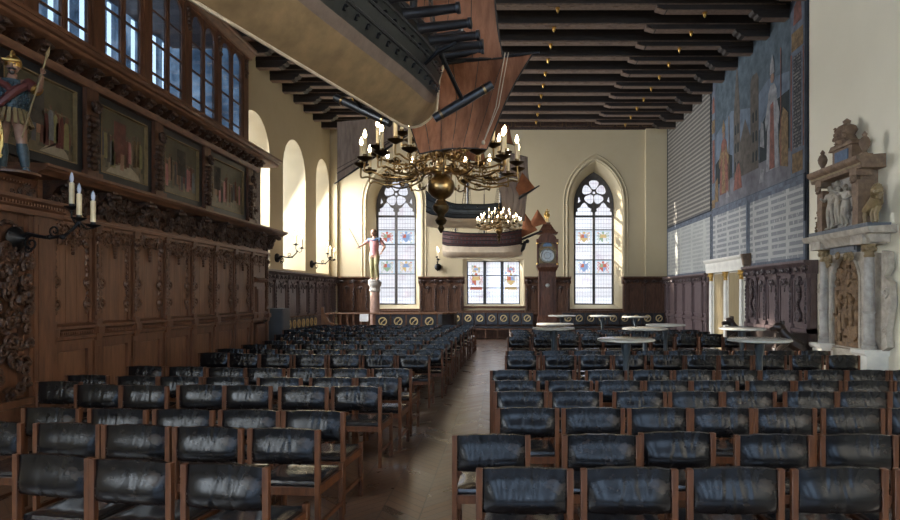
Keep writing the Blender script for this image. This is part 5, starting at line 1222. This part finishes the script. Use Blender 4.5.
# ================================================================== BRASS CHANDELIERS
def chandelier():
    o=thing('brass_chandelier','large many-armed brass chandelier with lit candle bulbs hanging below the big model ship','chandelier',(PX(441,9.3),9.3,2.62),0,'brass chandeliers')
    m=MB(); m.lathe([(.012,-.04),(.03,-.01),(.05,.03),(.03,.07),(.07,.10),(.09,.15),(.05,.2),(.06,.24),(.11,.29),(.125,.36),(.08,.42),(.065,.46)],(0,0,0),20); m.build('pendant_knob',mats['brassd'],o)
    m=MB(); m.lathe([(.06,.46),(.14,.51),(.195,.58),(.21,.65),(.195,.73),(.12,.80),(.10,.83)],(0,0,0),24); m.build('ball',mats['brass'],o)
    m=MB(); m.lathe([(.10,.83),(.17,.86),(.175,.93),(.07,.97),(.06,1.04),(.09,1.10),(.14,1.16),(.145,1.22),(.06,1.28),(.05,1.36),(.10,1.40),(.105,1.45),(.05,1.5),(.05,1.56),(.09,1.62),(.09,1.70),(.04,1.78),(.03,1.84),(.05,1.90),(.02,1.96)],(0,0,0),20); m.build('baluster_stem',mats['brass'],o)
    def arm(R,z0,zp,dip,a,n):
        m=MB()
        def P(r,z): return (r*cos(a),r*sin(a),z)
        pts=[(.12,z0),(.22*R+.08,z0-.02),(.36*R,z0-dip*.65),(.56*R,z0-dip),(.76*R,z0-dip*1.05),(.92*R,z0-dip*.75),(R*1.0,zp-.17),(R*1.005,zp-.06),(R,zp)]
        q=[]
        for i in range(len(pts)-1):
            p0,p1,p2,p3=pts[max(0,i-1)],pts[i],pts[i+1],pts[min(len(pts)-1,i+2)]
            for k in range(3):
                t=k/3; q.append(tuple(.5*((2*p1[j])+(-p0[j]+p2[j])*t+(2*p0[j]-5*p1[j]+4*p2[j]-p3[j])*t*t+(-p0[j]+3*p1[j]-3*p2[j]+p3[j])*t**3) for j in (0,1)))
        q.append(pts[-1])
        m.tube([P(r,z) for r,z in q],.014,7)
        def curl(r0,z0,R0,d,st):
            pp=[]
            for i in range(13):
                t=i/12; an=st+d*2*pi*1.2*t; rr=R0*(1-.75*t); pp.append(P(r0+rr*cos(an),z0+rr*sin(an)))
            m.tube(pp,.010,6)
        curl(.34*R,z0-dip*.15,.085,1,-pi/2); curl(.72*R,z0-dip*.70,.06,-1,-pi/2)
        m.ell(P(.56*R,z0-dip),(.03,.03,.03),8,5)
        A=m.build('arm',mats['brass'],o)
        c=P(R,zp)
        m=MB(); m.lathe([(.02,-.03),(.05,-.012),(.10,.012),(.115,.03),(.10,.026),(.04,.02),(.03,.03),(.032,.075)],c,14); m.build('drip_pan',mats['brassd'],A)
        m=MB(); m.lathe([(.027,.07),(.027,.30),(.016,.305)],c,10); m.build('candle',mats['candle'],A)
        m=MB(); m.lathe([(.012,.305),(.025,.33),(.028,.355),(.016,.40),(.003,.43)],c,10); m.build('bulb',mats['bulb'],A)
    for k in range(16): arm(1.17,.90,.93,.17,2*pi*(k+.35)/16,k)
    for k in range(12): arm(.96,1.10,1.13,.16,2*pi*(k+.85)/12,k)
    for k in range(8): arm(.58,1.34,1.40,.11,2*pi*(k+.3)/8,k)
    return o
C1=chandelier(); C2=copy_tree(C1)
C2.location=(PX(499,14.9),14.9,2.90); C2.scale=(.45,.45,.45); C2.rotation_euler=(0,0,.2); C2['label']='smaller looking lit brass chandelier further away, in front of the lower model ship'
for o,top in ((C1,8.06-2.62),(C2,(8.06-2.90)/.45)):
    m=MB(); m.tube([(0,0,1.94),(0,0,top)],.014,8); m.lathe([(.05,0),(.06,.04),(.02,.08)],(0,0,2.0),10); m.build('hanging_rod',mats['brassd'],o)

# ================================================================== MODEL SHIPS
SEC=[(0,0),(.16,.05),(.34,.125),(.64,.27),(.76,.35),(.86,.43),(.97,.60),(1,.74),(.95,.90),(.90,1)]
SEC3=[(0,0),(.30,.03),(.62,.08),(.88,.20),(.93,.44),(.97,.52),(1,.66),(1,.78),(.96,.90),(.92,1)]
class Hull:
    def __init__(s,L,B,Hh,sec): s.L,s.B,s.H,s.sec=L,B,Hh,sec
    def bm(s,q):
        if q<.30: return s.B*(.70+.30*sin(q/.30*pi/2))
        if q<.62: return s.B
        return s.B*max(.03,(1-((q-.62)/.38)**(2.4 if s.sec is SEC else 5)))
    def kz(s,q): return s.H*((.50 if s.sec is SEC else .10)*max(0,(q-.78)/.22)**2 + .10*max(0,(.06-q)/.06))
    def hz(s,q): return s.H*(1+(.60 if s.sec is SEC else .12)*max(0,(.36-q)/.36)**1.4+.22*max(0,(q-.66)/.34)**1.5)
    def pt(s,q,t,side):
        f=t*(len(s.sec)-1); i=min(int(f),len(s.sec)-2); g=f-i
        b=s.sec[i][0]*(1-g)+s.sec[i+1][0]*g; z=s.sec[i][1]*(1-g)+s.sec[i+1][1]*g
        k,h=s.kz(q),s.hz(q); return (q*s.L,side*b*s.bm(q),k+(h-k)*z)
def spar(o,p0,p1,r,name='yard',mt='spar',parent=None):
    m=MB(); p0,p1=Vector(p0),Vector(p1); m.tube([p0,p0.lerp(p1,.25),p0.lerp(p1,.5),p0.lerp(p1,.75),p1],[r*.6,r*.9,r,r*.9,r*.55],8); return m.build(name,mats[mt],parent or o)
def sail(o,c,zt,zb,wt,wb,ang,belly,mt,name='sail',seed=0,th=.012,lines=5):
    """square sail hung from a yard at centre c(x,y); ang turns the yard about z; belly blows forward"""
    ax=Vector((sin(ang),cos(ang),0)); fw=Vector((cos(ang),-sin(ang),0)); r=random.Random(seed); ph=r.uniform(0,6)
    m=MB()
    def fn(s_,t):
        w=(wt*(1-t)+wb*t)/2*(1-.10*sin(pi*t)*(1 if s_ in(0,1) else 1)); k=(s_-.5)*2
        d=belly*sin(pi*min(1,t*1.05))*(1-k*k*.7)+.012*sin(k*14+ph+2*t)+.008*sin(k*23+ph*2-t*3)
        p=Vector((c[0],c[1],0))+ax*(k*w)+fw*d; return (p.x,p.y,zt+(zb-zt)*t+ .06*(zt-zb)*t*(k*k-.0)*(-.6))
    m.sheet(fn,22,12,th); s_=m.build(name,mats[mt],o)
    m=MB()
    for j in range(1,lines+1):
        q=j/(lines+1); m.tube([Vector(fn(q,t/8))-fw*(th*.8) for t in range(9)],th*.35,4)
    m.tube([Vector(fn(i/16,1)) for i in range(17)],th*.9,5); m.tube([Vector(fn(0,i/8)) for i in range(9)],th*.8,5); m.tube([Vector(fn(1,i/8)) for i in range(9)],th*.8,5)
    m.build('seam_rope',mats['rope'],s_); return s_
def trisail(o,pts,mt,th=.01,belly=.05,n=12,name='sail'):
    a,b,c=[Vector(p) for p in pts]; nn=(b-a).cross(c-a).normalized(); m=MB()
    def fn(s_,t):
        p=a.lerp(b,s_).lerp(c.lerp(c,0),t); return tuple(p+nn*(belly*sin(pi*s_)*sin(pi*t)))
    m.sheet(fn,n,n,th); return m.build(name,mats[mt],o)
def hull(o,Hl,mb_,mg,ms,ports,guns,glen,gr,wales=(.60,.70,.80,.90)):
    N=30
    for (t0,t1,mt,nm,nt) in ((0,.333,mb_,'hull_bottom',5),(.333,.46,mg,'hull_strip',2),(.46,1,ms,'hull_side',8)):
        m=MB()
        for side in (-1,1): m.grid(lambda a,b,side=side:Hl.pt(a,t0+(t1-t0)*b,side),N,nt)
        if nt!=2: 
            ring=[Hl.pt(0,t0+(t1-t0)*j/6,-1) for j in range(7)]+[Hl.pt(0,t0+(t1-t0)*(6-j)/6,1) for j in range(7)]
            m.add(ring,[tuple(range(14))])
        m.build(nm,mats[mt],o)
    m=MB()
    for t in wales:
        for side in (-1,1): m.tube([Hl.pt(q/N,t,side*1.012) for q in range(N+1)],Hl.H*.018,5)
    for side in (-1,1): m.tube([Hl.pt(q/N,1,side) for q in range(N+1)],Hl.H*.03,6)
    m.build('wale',mats['spar'],o)
    m=MB(); pts=[Hl.pt(q/N,0,1) for q in range(N+1)]; pts=[(x,0,z-Hl.H*.02) for x,y,z in pts]; m.tube(pts,Hl.H*.016,6); tip=pts[-1]; m.tube([tip,(tip[0]+.02*Hl.L,0,Hl.hz(1)*.8),(tip[0]+.05*Hl.L,0,Hl.hz(1))],Hl.H*.022,6); m.build('keel',mats['keel'],o)
    m=MB(); m.grid(lambda a,b:tuple((Vector(Hl.pt(a,.93,-1)).lerp(Vector(Hl.pt(a,.93,1)),b))),N,2); m.build('deck',mats['deck'],o)
    for row,(t,n) in enumerate(ports):
        m=MB(); big=Hl.L>4
        for side in (-1,1):
            for j in range(n):
                if big: m=MB()
                q=.10+.80*j/(n-1); p=Vector(Hl.pt(q,t,side)); d=(Vector(Hl.pt(q+.01,t,side))-p).normalized()*Hl.H*.017
                m.bar(p-d,p+d,Hl.H*.03,Hl.H*.036)
                m.bar(p-d+Vector((0,side*Hl.H*.02,Hl.H*.024)),p+d+Vector((0,side*Hl.H*.02,Hl.H*.024)),Hl.H*.04,Hl.H*.014)
                if big: m.build('gunport',mats['iron'],o)
        if not big: m.build('gunport_row',mats['iron'] if ms!='hullr' else mats['hullblue'],o)
    for q in guns:
        for side in (-1,1):
            p=Vector(Hl.pt(q,.86,side)); d=Vector((.12,side,.04)).normalized(); a=p-d*glen*.25
            m=MB(); m.tube([a,a+d*glen*.3,a+d*glen*.31,a+d*glen*.6,a+d*glen*.95,a+d*glen*.96,a+d*glen],[gr*1.15,gr*1.1,gr*1.0,gr*.95,gr*.8,gr*1.1,gr*1.05],9); m.build('gun',mats['spar'],o)
def masts(o,Hl,defs,shroud=True):
    for (q,h,r) in defs:
        z0=Hl.H*.6; m=MB(); m.tube([(q*Hl.L,0,z0),(q*Hl.L,0,z0+h*.5),(q*Hl.L,0,z0+h)],[r,r*.85,r*.5],8); m.lathe([(r*2.2,0),(r*3,r),(r*3,r*2)],(q*Hl.L,0,z0+h*.55),10); mt=m.build('mast',mats['spar'],o)
        if shroud:
            m=MB()
            for side in (-1,1):
                base=[Vector(Hl.pt(min(.98,q+dx),.98,side)) for dx in (-.07,-.035,0,.035)]; top=Vector((q*Hl.L,side*r*2,z0+h*.55))
                for b_ in base: m.tube([b_,top],r*.16,4)
                for k in range(1,9):
                    t=k/9.5; m.tube([base[0].lerp(top,t),base[-1].lerp(top,t)],r*.11,4)
            m.build('shrouds',mats['rope'],mt)
# --- the large ship, seen from below
A=Vector((-1.07,6.0,3.36)); hd=Vector((.282,.959,0)); st=A-hd*3.3
S1=thing('model_ship','huge wooden model ship hanging nearest, with ochre bottom and row of guns','model ship',st,atan2(hd.y,hd.x),'hanging model ships')
h1=Hull(4.4,.44,.80,SEC); hull(S1,h1,'hullb','hullg','hulld',((.55,22),(.70,22)),[.22,.30,.38,.46,.54,.61,.68,.75,.81,.87],.64,.046)
masts(S1,h1,[(.16,2.6,.035),(.50,3.6,.05),(.86,3.1,.045)])
bow=Vector((4.4,0,.95)); spar(S1,(4.1,0,.85),(5.35,0,1.42),.04,'bowsprit')
spar(S1,(4.85,-1.10,1.10),(4.85,1.05,1.10),.025); sail(S1,(4.86,-.02),1.09,.06,2.0,.86,0,.14,'sail','spritsail',1)
spar(S1,(3.80,-.98,2.25),(3.80,.98,2.25),.03); sail(S1,(3.86,0),2.24,.74,1.85,1.9,0,.22,'sail','fore_course',2)
spar(S1,(2.22,-1.2,2.7),(2.22,1.2,2.7),.035); sail(S1,(2.28,0),2.68,1.35,2.2,2.3,0,.25,'sail','main_course',3)
spar(S1,(3.80,-.65,3.25),(3.80,.65,3.25),.022); sail(S1,(3.84,0),3.24,2.32,1.2,1.8,0,.15,'sail','fore_topsail',4)
trisail(S1,[(-.55,0,2.55),(1.3,0,1.15),(-.35,0,1.2)],'sail')
for side in (-1,1):                               # anchors slung at both bows
    m=MB(); p0=Vector((3.92,side*.06,-.02)); p1=Vector((3.80,side*.72,.30)); d=(p1-p0)
    p0,p1=(Vector((3.62,side*.30,.06)),Vector((3.78,side*.86,.40))) if side<0 else (Vector((3.75,side*.25,.09)),Vector((3.75,side*.90,.42)))
    d=p1-p0; m.tube([p0,p0+d*.5,p1],[.042,.05,.042],10); s_=m.build('anchor_stock',mats['spar'],S1)
    m=MB()
    for t in (.12,.86): c=p0+d*t; m.tube([c-d.normalized()*.012,c+d.normalized()*.012],.051,12)
    m.build('brass_band',mats['brass'],s_)
    m=MB(); c=p0+d*.5; e=c+Vector((-.55,side*-.02,.28)); m.tube([c,e],.022,8); m.tube([e+Vector((0,side*.15,.08)),e+Vector((-.05,0,0)),e+Vector((0,side*-.15,-.08))],.02,7); m.build('anchor_shank',mats['iron'],s_)
m=MB()
for q in (.8,.87,.93):
    p=Vector(h1.pt(q,1,-1)); m.tube([p,p+Vector((.1,-.25,.05))],.02,6); m.ell(tuple(p+Vector((.12,-.28,.02))),(.035,.03,.05),7,5); m.ell(tuple(p+Vector((.2,-.22,.12))),(.03,.03,.045),7,5)
m.build('rigging_block',mats['spar'],S1)
m=MB()
for (x,z) in ((.72,3.0),(2.2,4.0),(3.8,3.4)): m.tube([(x,0,z),(x,0,8.06-3.36)],.008,5)
m.build('hanging_wire',mats['iron'],S1)
m=MB(); m.tube([(4.80,-.70,1.12),(4.82,-.58,.5),(4.84,-.42,.10)],.006,5); m.tube([(4.80,-.74,1.12),(4.80,-.62,.5),(4.84,-.42,.10)],.006,5); m.ell((4.84,-.42,.10),(.022,.022,.028),7,5); m.build('pale_sheet_rope',mats['keel'],S1)
# --- second ship, beyond the chandelier
S2=thing('model_ship','model ship with slate blue side and grey-brown sails hanging behind the large chandelier','model ship',(PX(426,16),16.0,3.40),radians(6),'hanging model ships')
h2=Hull(2.15,.34,.56,SEC); hull(S2,h2,'hullp','hullp','hullblue',((.62,14),),[.3,.45,.6,.75],.16,.014,(.5,.62,.8))
masts(S2,h2,[(.14,1.9,.022),(.50,2.5,.028),(.90,2.3,.026)])
spar(S2,(2.0,-.02,.50),(2.95,-.06,1.12),.03,'bowsprit')
ba=.95
def yy(x,z,w): spar(S2,(x-sin(ba)*w/2,-cos(ba)*w/2,z),(x+sin(ba)*w/2,cos(ba)*w/2,z),.016)
yy(2.25,1.26,1.15); sail(S2,(2.26,-.03),1.25,.25,1.12,.80,ba,.10,'sailg','fore_course',6,.01)
yy(2.32,1.93,.86); sail(S2,(2.32,-.03),1.92,1.30,.86,1.05,ba,.08,'sailg','fore_topsail',7,.01)
yy(1.95,2.25,1.0); sail(S2,(1.94,-.03),2.72,2.25,.55,.95,ba,.06,'sail','fore_topgallant',8,.01)
yy(1.1,2.45,1.3); sail(S2,(1.1,-.03),2.44,1.75,.9,1.2,ba,.10,'sail','main_topsail',9,.01)
m=MB(); m.tube([(2.32,0,1.9),(2.32,0,2.2)],.008,5); m.prism([(2.32,1.95),(2.36,2.25),(2.42,2.05),(2.45,1.96)],-.004,.004); m.build('red_pennant',mats['sailr'],S2)
sp=spar(S2,(-2.35,.25,1.12),(.35,-.1,2.92),.03)
m=MB()
def lf(s_,t):
    p=Vector((-2.28,.25,1.20)).lerp(Vector((.25,-.1,2.88)),s_); q=Vector((-2.28,.25,2.72)).lerp(Vector((.25,-.1,2.92)),s_); r_=p.lerp(q,t); r_.y+=.06*sin(pi*t)*sin(pi*s_)+.012*sin(s_*40); return tuple(r_)
m.sheet(lf,26,8,.012); ls=m.build('lateen_sail',mats['sailg'],S2)
m=MB(); m.tube([Vector(lf(i/10,.12))+Vector((0,-.03,0)) for i in range(11)],.02,5); m.tube([Vector(lf(i/10,.2))+Vector((0,-.03,0)) for i in range(11)],.01,5); m.build('reef_band',mats['hullg'],ls)
trisail(S2,[(2.2,-.05,.75),(2.85,-.05,1.05),(2.50,-.05,1.45)],'sailr',.008)
m=MB()
for (x,z) in ((.3,2.2),(1.08,2.8)): m.tube([(x,0,z),(x,0,8.06-3.40)],.006,5)
m.build('hanging_wire',mats['iron'],S2)
# --- third ship, lowest and farthest
S3=thing('model_ship','model ship with dark red gun strake hanging lowest, before the low window','model ship',(PX(443,20),20.0,2.86),0,'hanging model ships')
h3=Hull(2.55,.36,.74,SEC3); hull(S3,h3,'hullp','hullp','hullr',((.62,18),(.76,18)),[],.16,.014,(.46,.56,.7,.86))
masts(S3,h3,[(.16,1.3,.022),(.52,1.6,.028),(.84,1.4,.026)])
spar(S3,(2.35,0,.50),(3.20,0,.86),.038,'bowsprit')
m=MB(); m.tube([(2.42,0,.12),(2.58,0,.30),(2.66,0,.52)],[.05,.07,.05],8); m.tube([(2.50,-.10,.42),(2.74,-.02,.50)],.03,6); m.tube([(2.50,.10,.42),(2.74,.02,.50)],.03,6); m.ell((2.72,0,.52),(.07,.05,.07),8,5); m.build('beakhead',mats['spar'],S3)
for (p) in ([(2.50,-.03,.62),(3.05,-.03,.88),(2.62,-.03,1.45)],[(2.68,-.03,.90),(3.35,-.03,1.10),(3.05,-.03,1.55)]): trisail(S3,p,'sailr',.008)
m=MB()
for (x,z) in ((.41,1.7),(1.33,2.0)): m.tube([(x,0,z),(x,0,8.06-2.86)],.006,5)
m.build('hanging_wire',mats['iron'],S3)

# ================================================================== CHAIRS
def back_mesh(seed):
    r=random.Random(seed); c0=r.uniform(-.03,.05)
    folds=[(c0+r.uniform(-.11,.11),r.uniform(.006,.012),r.uniform(-.5,.5),r.choice((-1,1))*r.uniform(.0020,.0045),r.uniform(0,1)) for _ in range(8)]
    z0,z1=.552+r.uniform(-.004,.004),.768; sag=r.uniform(.024,.034)
    sm=lambda a,b,x: (lambda q:q*q*(3-2*q))(min(1,max(0,(x-a)/(b-a))))
    prof=[(-1,.03),(-1,.10),(-1,.2),(-1,.3),(-1,.4),(-1,.5),(-1,.6),(-1,.7),(-1,.8),(-1,.88),(-1,.95),(-.5,1),(.6,1),(1,.93),(1,.7),(1,.4),(1,.1),(.6,0),(-.5,0)]
    m=MB(); n=44; vs=[]; k=len(prof)
    for i in range(n+1):
        x=-.2125+.425*i/n; X=x/.2125; e=max(0,1-abs(X)**5)
        for sg,t in prof:
            z=z0+(z1-z0)*t+(.010*(1-X*X)+.0015*sin(x*50+seed))*(t>.9)-.006*(1-X*X)*(t<.1)
            d=sum(a*math.exp(-((x-x0-sk*(t-.9)*.10)/w)**2)*(sm(.1,.8,t) if up<.7 else 1-sm(.2,.9,t)) for x0,w,sk,a,up in folds)
            if sg<0: y=-.010-.010*e-(sag*(1-sm(.22,.82,t))*sm(-.05,.16,t)+.006*sin(pi*t))*(.25+.75*e)*abs(sg)+d
            else: y=.012+.004*e-.006*sin(pi*t)*e
            vs.append((x,-.22+y+.008,z))
    fs=[]
    for i in range(n):
        for j in range(k): fs.append((i*k+j,i*k+(j+1)%k,(i+1)*k+(j+1)%k,(i+1)*k+j))
    fs.append(tuple(range(k))); fs.append(tuple(n*k+j for j in range(k))[::-1]); m.add(vs,fs); return m
BACKS=[]
def make_chair():
    o=thing('leather_chair','x','chair')
    m=back_mesh(0); m.build('backrest',mats['leather'],o,sharp=60)
    m=MB()
    def top(s_,t):
        x=-.218+.436*s_; y=-.19+.40*t; e=(1-abs(s_*2-1)**5)*(1-abs(t*2-1)**5); return (x,y,.425+.022*e-.010*sin(pi*s_)*sin(pi*t)+.002*sin(s_*25+t*9))
    m.grid(top,14,12); m.grid(lambda a,b:(-.218+.436*a,-.19+.40*b,.39),14,12)
    for a in range(14): pass
    w=15
    N=w*13
    bd=[i for i in range(w)]+[j*w+14 for j in range(1,13)]+[12*w+i for i in range(13,-1,-1)]+[j*w for j in range(11,0,-1)]
    for i in range(len(bd)): a,b_=bd[i],bd[(i+1)%len(bd)]; m.f.append([a,a+N,b_+N,b_])
    m.build('seat',mats['seat'],o,sharp=60)
    for s in (-1,1):
        m=MB(); m.box(s*.229-.0165,s*.229+.0165,-.238,-.204,0,.772); m.build('back_post',mats['chairwood'],o,bevel=.003)
        m=MB(); m.box(s*.229-.0165,s*.229+.0165,.190,.224,0,.445); m.build('front_leg',mats['chairwood'],o,bevel=.003)
        m=MB(); m.box(s*.229-.011,s*.229+.011,-.204,.190,.345,.40); m.box(s*.229-.010,s*.229+.010,-.204,.190,.14,.165); m.build('side_rail',mats['chairwood'],o)
    for y in (-.221,.207):
        m=MB(); m.box(-.2125,.2125,y-.011,y+.011,.345,.395); m.build('cross_rail',mats['chairwood'],o)
    return o
chairs=[]
def Yt(y): return .88*F/(y-VY)
RROWS=[(469,[(474.6,574.6),(578.5,679.5),(684,786),(788,890),(892,993)]),
 (435.5,[(451,531.5),(561,642),(638.5,715),(732,815),(820,896.5),(898,979)]),
 (408.5,[(496,559),(560,626),(626,691),(690,752.5),(753,816.5),(819,886),(886,950)]),
 (392,[(493,548),(548.5,602.5),(611.5,667.5),(668,722),(722,776),(782.5,838),(838,888),(889,942)]),
 (381,[(491.5,540),(545,593),(595,643),(644,691),(691,738),(745,794),(794,842),(843,893),(893,941)]),
 (370.5,[(490.5,531),(533,575),(586,626),(630,672),(673,715),(718,760),(760,801),(805,846),(846,888),(890,931)]),
 (355.5,[(505,538),(542,577),(578,612),(613,646),(650,685),(685,718),(719,751),(752,787),(788,825),(826,860)]),
 (351,[(505,537),(540,571),(572,603),(603,634),(634,666),(666,698),(699,731),(732,764),(765,797),(798,831)]),
 (337,[(507,531),(532,555),(557,580),(580,603),(603,626),(627,650),(651,674),(675,698),(700,722),(723,746)])]
LROWS=[(-9.5,[(13,92,456),(87,176,461),(177.5,273,465.5)]),
 (-6,[(-50,32,422.5),(34,101.5,424),(102,171,426),(172,244.5,428),(247,321,429.5)]),
 (-5,[(21,82,408.5),(87.5,149,409.5),(152.5,215,410),(218.5,281,410.5),(282,345,411.5)]),
 (-4,[(37,81,382),(77,120,385),(121,168,386),(178,225,385.5),(224,272,386),(279,328,387),(331,382,387)]),
 (-3,[(67,108,375.5),(116.5,158,376.5),(160,200,377),(203.5,248,377.5),(257,302.5,378),(310.5,354,378),(356,401,378)]),
 (-3,[(127,164,366.5),(168,205,367),(206.5,246,368),(246,284,368.5),(287.5,328,368.5),(329,370,369),(370.5,413,369)]),
 (-2,[(199,229,353),(229.5,258,354),(259,292,354.5),(293,327,355),(328,361,355),(362,396,355.5),(397,430,355.5)]),
 (-2,[(215,246,349),(247,278,349.5),(280,311,350),(312,342,350),(343,375,350),(378,410,350),(412,444,350)])]
rj=random.Random(77); PL=[]
for ri,(y,L) in enumerate(RROWS):
    Y=Yt(y); used=[]
    for ci,(a,b_) in enumerate(L):
        x=PX((a+b_)/2,Y); yy_=Y+ (0.07 if (ri==1 and ci==2) else 0); x=x*yy_/Y
        PL.append((x,yy_,rj.uniform(-1.2,1.2)+(-2.5 if (ri,ci) in ((0,0),(1,1)) else 0),'right',ri+1,ci+1))
for k,(Y,n) in enumerate(((13.95,9),(14.8,9),(15.6,9))):
    for c in range(n): PL.append((.42+c*.535+rj.uniform(-.015,.015),Y+rj.uniform(-.03,.03),rj.uniform(-2,2),'right',10+k,c+1))
for ri,(ang,L) in enumerate(LROWS):
    n=len(L)
    for ci,(a,b_,y) in enumerate(L):
        Y=Yt(y); PL.append((PX((a+b_)/2,Y),Y,ang+rj.uniform(-1,1),'left',ri+1,n-ci))
for k,Y in enumerate((10.95,11.9,12.85,13.8,14.7,15.6,16.5,17.35,18.15)):
    xr=-1.02+.24*(Y-10)/9; n=7 if Y<13.3 else (8 if Y<15 else 9); p=.525
    for c in range(n): PL.append((xr-.25-c*p+rj.uniform(-.015,.015),Y+.035*c*0+rj.uniform(-.03,.03),rj.uniform(-2.5,1),'left',9+k,c+1))
proto=make_chair(); meshes={0:[c for c in proto.children if c.name.startswith('backrest')][0].data}
for v in range(1,7):
    mm=back_mesh(v*13+5); t=mm.build('backrest',mats['leather'],None,sharp=60); meshes[v]=t.data; bpy.data.objects.remove(t)
first=True
SPEC={('right',1,1):'scuffed black leather chair with scratched upper corner, aisle seat of the nearest right row',('right',2,1):'black leather chair sticking out into the aisle, second nearest row on the right'}
for (x,y,rz,side,row,seat) in PL:
    c=proto if first else copy_tree(proto); first=False
    a=radians(rz); c.location=(x-.22*sin(a)*1.0,y+.22*cos(a),0); c.rotation_euler=(0,0,a)
    bk=[q for q in c.children if q.name.startswith('backrest')][0]; bk.data=meshes[rj.randrange(7)]
    st_='aisle seat' if seat==1 else ORD[seat]+' from the aisle'
    rw='nearest row' if row==1 else ORD[row]+' nearest row'
    c['label']=SPEC.get((side,row,seat),'black leather chair, %s in the %s %s of the aisle'%(st_,rw,side)); c['category']='chair'; c['group']='leather chairs set out in rows'
